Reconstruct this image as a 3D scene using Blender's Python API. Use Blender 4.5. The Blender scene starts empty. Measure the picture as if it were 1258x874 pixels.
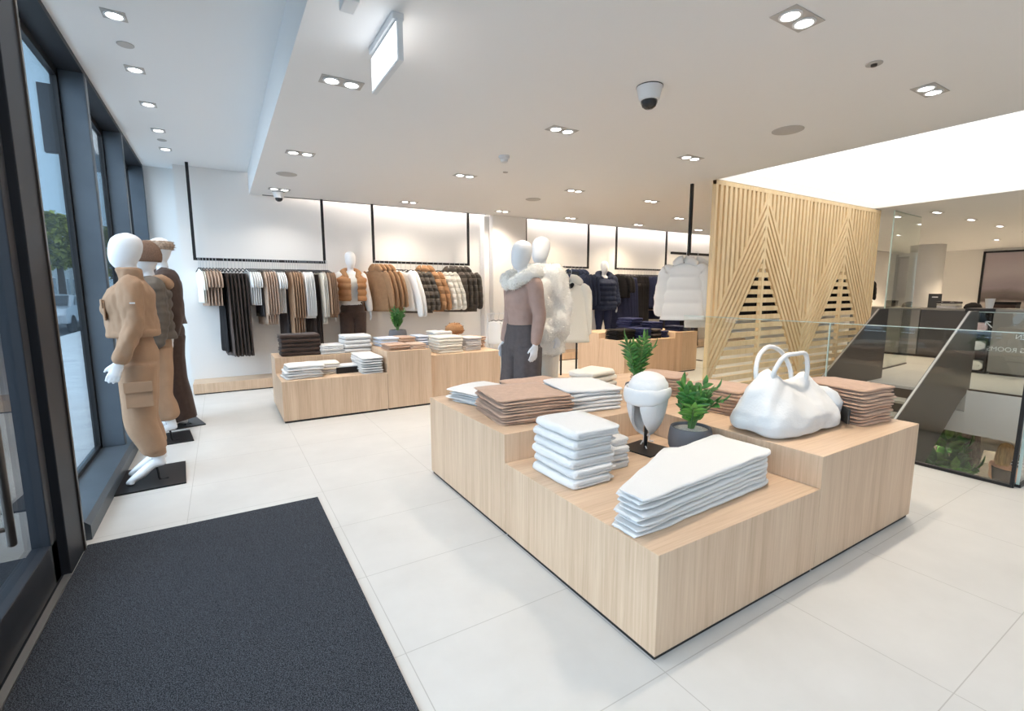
import bpy, bmesh, math, random
from mathutils import Vector, Matrix, noise
PI = math.pi
random.seed(7)
SC = bpy.context.scene
COL = SC.collection
R = math.radians

# ------------------------------------------------------------------ materials
MATS = {}
def new_mat(name):
    m = bpy.data.materials.new(name); m.use_nodes = True
    nt = m.node_tree; nt.nodes.clear()
    out = nt.nodes.new('ShaderNodeOutputMaterial')
    MATS[name] = m
    return m, nt, out
def mat(name, col, rough=.7, metal=0., vary=.0, vscale=8., bump=0., bscale=60., stretch=(1,1,1), sheen=0., spec=.5, coord='Object', quilt=0.):
    m, nt, out = new_mat(name)
    b = nt.nodes.new('ShaderNodeBsdfPrincipled')
    b.inputs['Base Color'].default_value = (*col, 1)
    b.inputs['Roughness'].default_value = rough
    b.inputs['Metallic'].default_value = metal
    b.inputs['Specular IOR Level'].default_value = spec if rough < .7 else min(spec, .18)
    b.inputs['Sheen Weight'].default_value = sheen
    nt.links.new(b.outputs[0], out.inputs[0])
    tc = nt.nodes.new('ShaderNodeTexCoord'); mp = nt.nodes.new('ShaderNodeMapping')
    mp.inputs['Scale'].default_value = stretch
    nt.links.new(tc.outputs[coord], mp.inputs[0])
    if vary:
        n = nt.nodes.new('ShaderNodeTexNoise'); n.inputs['Scale'].default_value = vscale; n.inputs['Detail'].default_value = 5
        nt.links.new(mp.outputs[0], n.inputs['Vector'])
        r = nt.nodes.new('ShaderNodeValToRGB')
        a = [max(0, c*(1-vary)) for c in col]; z = [min(1, c*(1+vary)) for c in col]
        r.color_ramp.elements[0].position = .3; r.color_ramp.elements[1].position = .7
        r.color_ramp.elements[0].color = (*a, 1); r.color_ramp.elements[1].color = (*z, 1)
        nt.links.new(n.outputs['Fac'], r.inputs[0]); nt.links.new(r.outputs[0], b.inputs['Base Color'])
    if quilt:                      # stitched horizontal channels
        sp = nt.nodes.new('ShaderNodeSeparateXYZ'); nt.links.new(tc.outputs[coord], sp.inputs[0])
        pp = nt.nodes.new('ShaderNodeMath'); pp.operation = 'PINGPONG'; pp.inputs[1].default_value = quilt/2; nt.links.new(sp.outputs['Z'], pp.inputs[0])
        dv = nt.nodes.new('ShaderNodeMath'); dv.operation = 'DIVIDE'; dv.inputs[1].default_value = quilt/2; nt.links.new(pp.outputs[0], dv.inputs[0])
        pw = nt.nodes.new('ShaderNodeMath'); pw.operation = 'POWER'; pw.inputs[1].default_value = .45; nt.links.new(dv.outputs[0], pw.inputs[0])
        bq = nt.nodes.new('ShaderNodeBump'); bq.inputs['Strength'].default_value = 1; bq.inputs['Distance'].default_value = .022
        nt.links.new(pw.outputs[0], bq.inputs['Height']); nt.links.new(bq.outputs[0], b.inputs['Normal'])
    if bump:
        n2 = nt.nodes.new('ShaderNodeTexNoise'); n2.inputs['Scale'].default_value = bscale; n2.inputs['Detail'].default_value = 4
        nt.links.new(mp.outputs[0], n2.inputs['Vector'])
        bp = nt.nodes.new('ShaderNodeBump'); bp.inputs['Strength'].default_value = bump; bp.inputs['Distance'].default_value = .02
        nt.links.new(n2.outputs['Fac'], bp.inputs['Height']); nt.links.new(bp.outputs[0], b.inputs['Normal'])
    return m
def emit(name, col, s):
    m, nt, out = new_mat(name)
    e = nt.nodes.new('ShaderNodeEmission'); e.inputs[0].default_value = (*col, 1); e.inputs[1].default_value = s
    nt.links.new(e.outputs[0], out.inputs[0]); return m
def glass(name, tint, ior=1.5, gain=1.0):
    """thin pane: see-through plus mirror reflection that grows at grazing angles"""
    m, nt, out = new_mat(name)
    t = nt.nodes.new('ShaderNodeBsdfTransparent'); t.inputs[0].default_value = (*tint, 1)
    g = nt.nodes.new('ShaderNodeBsdfGlossy'); g.inputs['Roughness'].default_value = .0; g.inputs[0].default_value = (.95,.98,1,1)
    lw = nt.nodes.new('ShaderNodeLayerWeight'); lw.inputs['Blend'].default_value = .5
    pw = nt.nodes.new('ShaderNodeMath'); pw.operation = 'POWER'; pw.inputs[1].default_value = 5; nt.links.new(lw.outputs['Facing'], pw.inputs[0])
    f0 = ((ior-1)/(ior+1))**2
    mu = nt.nodes.new('ShaderNodeMath'); mu.operation = 'MULTIPLY_ADD'; mu.inputs[1].default_value = (1-f0)*gain; mu.inputs[2].default_value = f0*gain; mu.use_clamp = True
    nt.links.new(pw.outputs[0], mu.inputs[0])
    mx = nt.nodes.new('ShaderNodeMixShader')
    nt.links.new(mu.outputs[0], mx.inputs[0]); nt.links.new(t.outputs[0], mx.inputs[1]); nt.links.new(g.outputs[0], mx.inputs[2])
    nt.links.new(mx.outputs[0], out.inputs[0]); return m
def wood(name, c1, c2, c3, rough=.45, grain=1.0):
    """straight-grained veneer: grain runs up the sides and along the top"""
    m, nt, out = new_mat(name)
    N = nt.nodes.new; L = nt.links.new
    b = N('ShaderNodeBsdfPrincipled'); b.inputs['Roughness'].default_value = rough; b.inputs['Specular IOR Level'].default_value = .35
    L(b.outputs[0], out.inputs[0])
    tc = N('ShaderNodeTexCoord'); ge = N('ShaderNodeNewGeometry'); sp = N('ShaderNodeSeparateXYZ'); L(ge.outputs['Normal'], sp.inputs[0])
    ab = N('ShaderNodeMath'); ab.operation = 'ABSOLUTE'; L(sp.outputs['Z'], ab.inputs[0])
    gt = N('ShaderNodeMath'); gt.operation = 'GREATER_THAN'; gt.inputs[1].default_value = .6; L(ab.outputs[0], gt.inputs[0])
    m1 = N('ShaderNodeMapping'); m1.inputs['Scale'].default_value = (1,1,.035); L(tc.outputs['Object'], m1.inputs[0])
    m2 = N('ShaderNodeMapping'); m2.inputs['Scale'].default_value = (.035,1,1); L(tc.outputs['Object'], m2.inputs[0])
    mv = N('ShaderNodeMix'); mv.data_type = 'VECTOR'; L(gt.outputs[0], mv.inputs['Factor']); L(m1.outputs[0], mv.inputs[4]); L(m2.outputs[0], mv.inputs[5])
    n = N('ShaderNodeTexNoise'); n.inputs['Scale'].default_value = 85*grain; n.inputs['Detail'].default_value = 6; n.inputs['Roughness'].default_value = .62
    L(mv.outputs[1], n.inputs['Vector'])
    n3 = N('ShaderNodeTexNoise'); n3.inputs['Scale'].default_value = 11*grain; n3.inputs['Detail'].default_value = 3; L(mv.outputs[1], n3.inputs['Vector'])
    ad = N('ShaderNodeMix'); ad.data_type = 'FLOAT'; ad.inputs['Factor'].default_value = .45; L(n.outputs['Fac'], ad.inputs[2]); L(n3.outputs['Fac'], ad.inputs[3])
    r = N('ShaderNodeValToRGB'); e = r.color_ramp.elements
    e[0].position = .36; e[0].color = (*c1,1); e[1].position = .64; e[1].color = (*c3,1)
    k = e.new(.5); k.color = (*c2,1)
    L(ad.outputs[0], r.inputs[0]); L(r.outputs[0], b.inputs['Base Color'])
    return m

# ------------------------------------------------------------------ mesh builder
class MB:
    def __init__(s): s.v = []; s.f = []; s.mi = []; s.cur = 0
    def mat(s, i): s.cur = i; return s
    def add(s, vs, fs):
        o = len(s.v); s.v += [tuple(p) for p in vs]
        for f in fs: s.f.append(tuple(i+o for i in f)); s.mi.append(s.cur)
        return s
    def box(s, x0, x1, y0, y1, z0, z1):
        vs = [(x,y,z) for z in (z0,z1) for y in (y0,y1) for x in (x0,x1)]
        return s.add(vs, [(0,2,3,1),(4,5,7,6),(0,1,5,4),(2,6,7,3),(0,4,6,2),(1,3,7,5)])
    def bar(s, a, b, w, h, up=(0,0,1)):
        """square bar from a to b, w across, h along up"""
        a, b = Vector(a), Vector(b); d = (b-a).normalized(); up = Vector(up)
        side = d.cross(up)
        if side.length < 1e-4: side = d.cross(Vector((1,0,0)))
        side.normalize(); u = side.cross(d)
        vs = [p + side*(sx*w/2) + u*(sy*h/2) for p in (a,b) for sx, sy in ((-1,-1),(1,-1),(1,1),(-1,1))]
        return s.add(vs, [(3,2,1,0),(4,5,6,7),(0,1,5,4),(1,2,6,5),(2,3,7,6),(3,0,4,7)])
    def loft(s, rings, cap=True, closed=True):
        n = len(rings[0]); o = len(s.v); fs = []
        vs = [p for r in rings for p in r]
        for i in range(len(rings)-1):
            for j in range(n if closed else n-1):
                k = (j+1) % n
                fs.append((i*n+j, i*n+k, (i+1)*n+k, (i+1)*n+j))
        if cap and closed:
            fs.append(tuple(reversed(range(n)))); fs.append(tuple((len(rings)-1)*n+j for j in range(n)))
        return s.add(vs, fs)
    def stack_rings(s, zs, n=24, cap=True, power=2.0):
        """zs: list of (z, cx, cy, rx, ry)"""
        rings = []
        for z, cx, cy, rx, ry in zs:
            r = []
            for j in range(n):
                a = 2*PI*j/n; c, q = math.cos(a), math.sin(a)
                r.append((cx + rx*math.copysign(abs(c)**(2/power), c), cy + ry*math.copysign(abs(q)**(2/power), q), z))
            rings.append(r)
        return s.loft(rings, cap)
    def tube(s, pts, rad, n=10, sub=4, flat=None, ref=(0,1,0), rounded=True):
        """smooth tube through pts, radius per point (or one); flat = (scale along ref, scale across)"""
        P = [Vector(p) for p in pts]
        if not hasattr(rad, '__len__'): rad = [rad]*len(P)
        Q = []; W = []
        for i in range(len(P)-1):
            p0 = P[max(i-1,0)]; p1 = P[i]; p2 = P[i+1]; p3 = P[min(i+2,len(P)-1)]
            for k in range(sub):
                t = k/sub
                Q.append(.5*((2*p1)+(p2-p0)*t+(2*p0-5*p1+4*p2-p3)*t*t+(3*p1-p0-3*p2+p3)*t**3)); W.append(rad[i]*(1-t)+rad[i+1]*t)
        Q.append(P[-1]); W.append(rad[-1])
        ref = Vector(ref); fa, fb = flat or (1,1)
        rings = []
        T = [(Q[min(i+1,len(Q)-1)]-Q[max(i-1,0)]).normalized() for i in range(len(Q))]
        if rounded:
            r0, r1 = W[0]*.6, W[-1]*.6
            Q = [Q[0]-T[0]*r0, Q[0]-T[0]*r0*.6] + Q + [Q[-1]+T[-1]*r1*.6, Q[-1]+T[-1]*r1]
            W = [W[0]*.25, W[0]*.75] + W + [W[-1]*.75, W[-1]*.25]
            T = [T[0],T[0]]+T+[T[-1],T[-1]]
        for q, w, t in zip(Q, W, T):
            u = ref - t*ref.dot(t)
            if u.length < 1e-3: u = Vector((1,0,0)) - t*t.x
            u.normalize(); vv = t.cross(u)
            rings.append([q + u*(math.cos(2*PI*j/n)*w*fa) + vv*(math.sin(2*PI*j/n)*w*fb) for j in range(n)])
        return s.loft(rings, True)
    def lathe(s, prof, c=(0,0,0), n=32, axis='z'):
        rings = []
        for r, z in prof:
            rings.append([(c[0]+r*math.cos(2*PI*j/n), c[1]+r*math.sin(2*PI*j/n), c[2]+z) for j in range(n)])
        return s.loft(rings, True)
    def prism(s, poly, z0, z1):
        n = len(poly)
        vs = [(x,y,z0) for x,y in poly]+[(x,y,z1) for x,y in poly]
        return s.add(vs, [tuple(reversed(range(n))), tuple(range(n,2*n))]+[(i,(i+1)%n,n+(i+1)%n,n+i) for i in range(n)])
    def mesh(s, name, smooth=False, bevel=0, seg=2, angle=None):
        me = bpy.data.meshes.new(name); me.from_pydata(s.v, [], s.f)
        me.polygons.foreach_set('material_index', s.mi)
        bm = bmesh.new(); bm.from_mesh(me)
        bmesh.ops.recalc_face_normals(bm, faces=bm.faces)
        if bevel:
            ed = [e for e in bm.edges if len(e.link_faces)==2 and e.calc_face_angle(0) > R(40)]
            bmesh.ops.bevel(bm, geom=ed, offset=bevel, segments=seg, affect='EDGES', profile=.6)
        bm.to_mesh(me); bm.free()
        me.polygons.foreach_set('use_smooth', [bool(smooth)]*len(me.polygons))
        if smooth and angle:
            me.set_sharp_from_angle(angle=R(angle))
        me.update(); return me
    def build(s, name, mats, parent=None, smooth=False, bevel=0, seg=2, angle=None, loc=None, rotz=None):
        return link(name, s.mesh(name, smooth, bevel, seg, angle), mats, parent, loc, rotz)
def link(name, me, mats, parent=None, loc=None, rotz=None):
    if not isinstance(mats, (list,tuple)): mats = [mats]
    if not me.materials:
        for m in mats: me.materials.append(MATS[m] if isinstance(m,str) else m)
    o = bpy.data.objects.new(name, me); COL.objects.link(o)
    if parent: o.parent = parent
    if loc is not None: o.location = loc
    if rotz is not None: o.rotation_euler = (0,0,rotz)
    return o
def tag(o, label, cat, group=None, kind=None):
    if not 4 <= len(label.split()) <= 16: print('LABEL', len(label.split()), label)
    o['label'] = label; o['category'] = cat
    if group: o['group'] = group
    if kind: o['kind'] = kind
    return o
def thing(name, label, cat, loc=(0,0,0), rotz=0, group=None):
    o = bpy.data.objects.new(name, None); COL.objects.link(o); o.empty_display_size = .1
    o.location = loc; o.rotation_euler = (0,0,rotz)
    return tag(o, label, cat, group)
def struct(o): o['kind'] = 'structure'; return o
def dup(root, loc, rotz, label=None, group=None):
    r = root.copy(); COL.objects.link(r); r.location = loc; r.rotation_euler = (0,0,rotz)
    if label: r['label'] = label
    if group: r['group'] = group
    for ch in list(root.children):
        c = ch.copy(); COL.objects.link(c); c.parent = r
        for g in list(ch.children):
            d = g.copy(); COL.objects.link(d); d.parent = c
    return r
DG = None
def remesh(mb, voxel, smooth=2, name='m'):
    """union of overlapping closed shapes into one continuous skin"""
    me = mb.mesh(name)
    o = bpy.data.objects.new('tmp', me); COL.objects.link(o)
    md = o.modifiers.new('r','REMESH'); md.mode = 'VOXEL'; md.voxel_size = voxel
    if smooth:
        sm = o.modifiers.new('s','SMOOTH'); sm.factor = .5; sm.iterations = smooth
    bpy.context.view_layer.update()
    ev = o.evaluated_get(bpy.context.evaluated_depsgraph_get())
    m2 = bpy.data.meshes.new_from_object(ev); m2.name = name
    bpy.data.objects.remove(o); bpy.data.meshes.remove(me)
    m2.materials.clear()
    m2.polygons.foreach_set('use_smooth', [True]*len(m2.polygons))
    return m2
def displace(me, amp, scale, seed=0., aniso=(1,1,1), amp2=0., scale2=1.):
    off = Vector((seed*3.1, seed*1.7, seed*5.3))
    ns = [v.normal.copy() for v in me.vertices]
    for v, nrm in zip(me.vertices, ns):
        p = Vector((v.co.x*aniso[0], v.co.y*aniso[1], v.co.z*aniso[2]))
        d = noise.noise(p*scale+off)*amp
        if amp2: d += noise.noise(p*scale2+off*2)*amp2
        v.co += nrm*d
    me.update(); return me
def fur(me, count, length, seed=1):
    """add tapering tufts to a mesh surface"""
    rnd = random.Random(seed)
    polys = me.polygons; n = len(polys)
    vs = [tuple(v.co) for v in me.vertices]; fs = [tuple(p.vertices) for p in polys]
    for i in range(count):
        p = polys[rnd.randrange(n)]; c = p.center.copy(); nn = p.normal
        t = Vector((rnd.uniform(-1,1), rnd.uniform(-1,1), rnd.uniform(-1.4,.4)))
        d = (nn + t*.75).normalized()*length*rnd.uniform(.6,1.3)
        s = nn.cross(t).normalized()*length*.16
        k = len(vs)
        vs += [tuple(c-s-nn*.003), tuple(c+s-nn*.003), tuple(c+d+s*.2)]
        fs.append((k,k+1,k+2))
    m2 = bpy.data.meshes.new(me.name); m2.from_pydata(vs, [], fs)
    m2.polygons.foreach_set('use_smooth', [True]*len(m2.polygons)); m2.update()
    return m2
def lerp_tab(tab, z):
    """tab: ascending rows (z, a, b, ...) -> interpolated row without z"""
    if z <= tab[0][0]: return tab[0][1:]
    for r0, r1 in zip(tab, tab[1:]):
        if z <= r1[0]:
            t = (z-r0[0])/(r1[0]-r0[0]); t = t*t*(3-2*t)*.5+t*.5
            return [a*(1-t)+b*t for a, b in zip(r0[1:], r1[1:])]
    return tab[-1][1:]
ORD = ['first','second','third','fourth','fifth','sixth','seventh','eighth','ninth','tenth','eleventh','twelfth','thirteenth','fourteenth']
def from_top(i, n):
    """i counts from the bottom"""
    k = n-1-i
    if k == 0: return 'topmost'
    if i == 0: return 'lowest'
    return ORD[k]+' from top'
# ------------------------------------------------------------------ palette
mat('wall_white', (.84,.82,.80), .85, bump=.03, bscale=200)
mat('ceiling_white', (.93,.925,.92), .9)
mat('metal_sky_tint', (.085,.108,.135), .38, .15, vary=.12, vscale=3)  # blue grey put in to carry the sky reflected by the mullions
mat('metal_no_sky', (.020,.023,.030), .5, .1, spec=.3)  # same metal as the mullions, darker copy without the reflected sky
mat('metal_bronze', (.10,.085,.075), .32, .7)
mat('metal_black', (.018,.018,.020), .4, .4)
mat('threshold_metal', (.42,.41,.40), .35, .8)
wood('oak', (.55,.385,.255), (.64,.465,.325), (.71,.54,.385))
wood('pine', (.72,.52,.285), (.81,.61,.355), (.86,.68,.42), .5, .7)
mat('kick_black', (.012,.011,.010), .6)
mat('white_cloth', (.75,.745,.74), .9, bump=.12, bscale=90, sheen=.2)
mat('white_knit', (.77,.765,.76), .95, bump=.35, bscale=160, sheen=.3)
mat('cream_cloth', (.80,.75,.66), .9, bump=.15, bscale=80, sheen=.2)
mat('rose_tan', (.50,.335,.24), .9, vary=.08, vscale=30, bump=.12, bscale=120, sheen=.2)
mat('taupe_tan', (.50,.36,.27), .9, vary=.06, vscale=30, bump=.10, bscale=120, sheen=.2)
mat('camel', (.36,.21,.115), .8, vary=.08, vscale=20, bump=.10, bscale=100)
mat('khaki_tan', (.37,.235,.15), .72, vary=.05, vscale=14, bump=.05, bscale=60)
mat('orange_tan', (.40,.215,.105), .7, vary=.06, vscale=15)
mat('orange_quilt', (.43,.235,.12), .7, vary=.06, vscale=15, quilt=.125)
mat('brown_quilt', (.085,.067,.052), .65, vary=.1, vscale=20, quilt=.115)
mat('cream_quilt', (.84,.80,.72), .75, quilt=.10)
mat('shirt_white', (.90,.89,.87), .9, bump=.1, bscale=80)
mat('brown', (.058,.037,.030), .9, vary=.12, vscale=25, bump=.1, bscale=120, sheen=.15)
mat('olive_brown', (.085,.067,.052), .6, vary=.1, vscale=20)
mat('mushroom', (.40,.28,.24), .85, vary=.05, vscale=20, bump=.05)
mat('charcoal', (.075,.068,.072), .85, vary=.08, vscale=30)
mat('slate_trouser', (.105,.092,.094), .85, vary=.08, vscale=30, bump=.06)
mat('black_cloth', (.012,.011,.012), .85, vary=.2, vscale=20)
mat('navy', (.016,.020,.050), .75, vary=.15, vscale=20)
mat('navy_puffer', (.016,.023,.050), .75, vary=.12, vscale=20)
mat('denim', (.022,.028,.085), .85, vary=.25, vscale=60, bump=.1)
mat('pink_cloth', (.62,.47,.46), .9)
mat('blue_white', (.62,.68,.80), .9, bump=.1)
mat('grey_white', (.68,.66,.67), .95, bump=.2, bscale=120)
mat('mannequin_white', (.83,.84,.86), .38)
mat('fur_white', (.90,.87,.81), .95, sheen=.4)
mat('brown_knit', (.22,.135,.095), .95, bump=.5, bscale=220, vary=.25, vscale=120)
mat('fur_beige', (.42,.33,.26), .95, vary=.4, vscale=45)
mat('pot_grey', (.13,.135,.15), .6, vary=.06, vscale=12, bump=.04)
mat('gravel', (.62,.60,.56), .9, vary=.3, vscale=150, bump=.6, bscale=200)
mat('leaf_green', (.045,.17,.035), .38, vary=.45, vscale=18)
mat('leaf_light', (.12,.30,.05), .42, vary=.35, vscale=18)
mat('stem_green', (.10,.20,.06), .5)
mat('plastic_white', (.80,.81,.82), .4)
mat('grille_grey', (.52,.50,.48), .7)
mat('dome_dark', (.02,.02,.022), .08)
mat('tread_stone', (.55,.53,.46), .6, vary=.05)
mat('riser_dark', (.035,.035,.033), .5)
mat('panel_dark', (.045,.043,.040), .32, .2, vary=.1, vscale=2)
mat('counter_dark', (.055,.052,.050), .45)
mat('counter_grey', (.21,.20,.185), .5)
mat('skin', (.62,.36,.26), .5)
mat('hair_blond', (.42,.28,.14), .7, vary=.35, vscale=40, stretch=(1,1,.1))
mat('card_dark', (.03,.03,.03), .5)
mat('glass_edge', (.55,.68,.64), .15)
emit('lamp_white', (1,.97,.92), 14)
emit('lamp_cool', (1,.98,.96), 14)
emit('sky_panel', (1,.96,.90), 1.75)
emit('sign_face', (.96,.98,1), 2.2)
emit('cove_light', (1,.93,.87), 60)
emit('backlit_letter', (.85,.93,1), 1.6)
emit('far_window_glow', (.45,.68,.95), 1.2)
glass('window_glass', (.91,.95,.975), 1.45, 1.0)
glass('rail_glass', (.965,.98,.965), 1.5, 1.1)
glass('screen_glass', (.88,.90,.86), 1.6, 1.8)

# stone floor: large tiles with hair-fine joints
def floor_mat():
    m, nt, out = new_mat('floor_tiles')
    N = nt.nodes.new; L = nt.links.new
    b = N('ShaderNodeBsdfPrincipled'); L(b.outputs[0], out.inputs[0])
    b.inputs['Roughness'].default_value = .42; b.inputs['Specular IOR Level'].default_value = .4
    tc = N('ShaderNodeTexCoord'); sx = N('ShaderNodeSeparateXYZ'); L(tc.outputs['Object'], sx.inputs[0])
    def line(sock, period, phase):
        a = N('ShaderNodeMath'); a.operation = 'SUBTRACT'; a.inputs[1].default_value = phase; L(sock, a.inputs[0])
        p = N('ShaderNodeMath'); p.operation = 'PINGPONG'; p.inputs[1].default_value = period/2; L(a.outputs[0], p.inputs[0])
        c = N('ShaderNodeMath'); c.operation = 'LESS_THAN'; c.inputs[1].default_value = .0018; L(p.outputs[0], c.inputs[0])
        return c.outputs[0]
    mx = N('ShaderNodeMath'); mx.operation = 'MAXIMUM'
    L(line(sx.outputs['X'], .79, 2.10), mx.inputs[0]); L(line(sx.outputs['Y'], .59, .475), mx.inputs[1])
    n = N('ShaderNodeTexNoise'); n.inputs['Scale'].default_value = 2.3; n.inputs['Detail'].default_value = 8; n.inputs['Roughness'].default_value = .6
    L(tc.outputs['Object'], n.inputs['Vector'])
    r = N('ShaderNodeValToRGB'); e = r.color_ramp.elements
    e[0].position = .3; e[0].color = (.575,.567,.55,1); e[1].position = .72; e[1].color = (.645,.637,.62,1)
    L(n.outputs['Fac'], r.inputs[0])
    mc = N('ShaderNodeMix'); mc.data_type = 'RGBA'; L(mx.outputs[0], mc.inputs['Factor']); L(r.outputs[0], mc.inputs[6]); mc.inputs[7].default_value = (.43,.42,.40,1)
    L(mc.outputs[2], b.inputs['Base Color'])
floor_mat()
def carpet_mat():
    m, nt, out = new_mat('mat_weave')
    N = nt.nodes.new; L = nt.links.new
    b = N('ShaderNodeBsdfPrincipled'); L(b.outputs[0], out.inputs[0]); b.inputs['Roughness'].default_value = .95; b.inputs['Specular IOR Level'].default_value = .15
    tc = N('ShaderNodeTexCoord'); mp = N('ShaderNodeMapping'); mp.inputs['Rotation'].default_value = (0,0,R(45)); L(tc.outputs['Object'], mp.inputs[0])
    v = N('ShaderNodeTexVoronoi'); v.inputs['Scale'].default_value = 230; v.inputs['Randomness'].default_value = .75; L(mp.outputs[0], v.inputs['Vector'])
    r = N('ShaderNodeValToRGB'); e = r.color_ramp.elements
    e[0].position = .05; e[0].color = (.165,.185,.225,1); e[1].position = .6; e[1].color = (.022,.025,.031,1)
    L(v.outputs['Distance'], r.inputs[0])
    n = N('ShaderNodeTexNoise'); n.inputs['Scale'].default_value = 260; L(tc.outputs['Object'], n.inputs['Vector'])
    mm = N('ShaderNodeMix'); mm.data_type = 'RGBA'; mm.blend_type = 'MULTIPLY'; mm.inputs['Factor'].default_value = .6
    L(r.outputs[0], mm.inputs[6]); L(n.outputs['Fac'], mm.inputs[7]); 
    L(mm.outputs[2], b.inputs['Base Color'])
    bp = N('ShaderNodeBump'); bp.inputs['Strength'].default_value = .35; bp.inputs['Distance'].default_value = .003; bp.invert = True
    L(v.outputs['Distance'], bp.inputs['Height']); L(bp.outputs[0], b.inputs['Normal'])
carpet_mat()
def picture_mat(name, zmid):
    m, nt, out = new_mat(name)
    N = nt.nodes.new; L = nt.links.new
    b = N('ShaderNodeBsdfPrincipled'); L(b.outputs[0], out.inputs[0]); b.inputs['Roughness'].default_value = .5
    tc = N('ShaderNodeTexCoord'); sx = N('ShaderNodeSeparateXYZ'); L(tc.outputs['Object'], sx.inputs[0])
    n = N('ShaderNodeTexNoise'); n.inputs['Scale'].default_value = 1.7; n.inputs['Detail'].default_value = 7
    mp = N('ShaderNodeMapping'); mp.inputs['Scale'].default_value = (1,.6,1.6); L(tc.outputs['Object'], mp.inputs[0]); L(mp.outputs[0], n.inputs['Vector'])
    a = N('ShaderNodeMath'); a.operation = 'MULTIPLY_ADD'; a.inputs[1].default_value = .35; L(n.outputs['Fac'], a.inputs[0]); L(sx.outputs['Z'], a.inputs[2])
    r = N('ShaderNodeValToRGB'); e = r.color_ramp.elements
    r.color_ramp.interpolation = 'EASE'
    e[0].position = 0; e[0].color = (.34,.30,.29,1); e[1].position = 1; e[1].color = (.36,.31,.34,1)
    for p, c in ((.25,(.42,.37,.36)),(.33,(.10,.08,.075)),(.40,(.16,.13,.13)),(.5,(.30,.26,.29)),(.75,(.40,.355,.39))):
        q = e.new(p); q.color = (*c,1)
    sc = N('ShaderNodeMath'); sc.operation = 'MULTIPLY_ADD'; sc.inputs[1].default_value = .5; sc.inputs[2].default_value = -.06; L(a.outputs[0], sc.inputs[0])
    L(sc.outputs[0], r.inputs[0]); L(r.outputs[0], b.inputs['Base Color'])
picture_mat('landscape_print', .4)

# ------------------------------------------------------------------ setting
XS, YB, ZU, ZL, XB = -.78, 8.10, 3.10, 2.78, .456   # shopfront plane, rear wall, high and low ceiling, bulkhead
XR, YN, XG = 22.0, -4.0, -.95
VX0, VX1, VY0, VY1 = 4.79, 8.95, .93, 3.60            # stair opening
m = MB()
xs = [-.98, VX0, VX1, XR]; ys = [YN, VY0, VY1, 8.5]
for i in range(3):
    for j in range(3):
        if (i,j) == (1,1): continue
        m.box(xs[i], xs[i+1], ys[j], ys[j+1], -.30, 0)
m.box(8.55, VX1, 2.36, VY1, -.17, 0)
struct(m.build('floor', 'floor_tiles'))
# ceilings
m = MB(); m.box(-1.0, XB+.05, YN, 8.5, ZU, ZU+.12); struct(m.build('ceiling', 'ceiling_white'))
SX0, SX1, SY0, SY1 = 5.40, 9.55, -3.0, 3.93           # luminous opening over the stair
m = MB()
yl, yr = 8.02, 7.90
for x0, x1, y0, y1 in ((XB,SX0-.02,YN,SY1+.02),(SX1+.02,XR,YN,SY1+.02),(SX0-.02,SX1+.02,YN,SY0-.02)):
    m.box(x0,x1,y0,y1,ZL,ZL+.34)
m.prism([(XB,SY1+.02),(XR,SY1+.02),(XR,yr),(4.3,yr),(XB,yl)], ZL, ZL+.34)
m.box(XB, XR, SY1, 8.1, ZL+.42, ZL+.5)                # closes the slot above the rear wall
struct(m.build('ceiling_lower', 'ceiling_white'))
m = MB()
m.box(SX0-.02, SX0, SY0, SY1, ZL-.002, ZL+.14); m.box(SX1, SX1+.02, SY0, SY1, ZL-.002, ZL+.14); m.box(SX0, SX1, SY1, SY1+.02, ZL-.002, ZL+.14); m.box(SX0,SX1,SY0-.02,SY0,ZL-.002,ZL+.14)
struct(m.build('trim_1', 'ceiling_white'))
t = thing('luminous_ceiling', 'large glowing white ceiling panel over the stair opening', 'ceiling light', (7.47,.4,ZL+.14))
MB().box(SX0-7.47,SX1-7.47,SY0-.4,SY1-.4,0,.02).build('diffuser','sky_panel',t)
MB().box(SX0-7.47,SX1-7.47,SY0-.4,SY1-.4,.03,.06).build('backing','ceiling_white',t)
# walls
m = MB(); m.box(-.43, XR, YB, YB+.2, 0, 3.25); m.box(-1.0,-.43,8.40,8.55,0,3.25); struct(m.build('wall_rear','wall_white'))
m = MB(); m.box(XR, XR+.2, YN, 8.4, 0, 3.2); struct(m.build('wall_right','wall_white'))
m = MB(); m.box(-1.2, XR, YN-.2, YN, 0, 3.3); struct(m.build('wall_front','counter_grey'))
m = MB(); m.box(4.33, 5.06, 7.80, 8.1, 0, ZL); m.box(4.22,4.33,7.93,8.1,0,ZL)
struct(m.build('wall_pier', 'wall_white', bevel=.02))
# thin dark shadow-gap trim along the soffit
m = MB(); m.bar((.62,7.945,ZL-.004),(4.22,7.85,ZL-.004),.014,.008); m.bar((5.1,7.86,ZL-.004),(21,7.86,ZL-.004),.014,.008); struct(m.build('trim_2','metal_black'))
# concealed cove lamps in the slot between ceiling and rear wall
def strip(name, label, x0, x1):
    t = thing(name, label, 'light', (x0, 8.0, ZL+.2))
    MB().box(0,x1-x0,-.055,.02,.17,.19).build('channel','metal_black',t)
    MB().box(0,x1-x0,-.045,.01,.155,.17).build('tube','cove_light',t)
strip('cove_lamp','long warm lamp hidden in the ceiling slot left of the white pier', .62, 4.2)
strip('cove_lamp','long warm lamp hidden in the ceiling slot right of the white pier', 5.1, 12.5)
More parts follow.
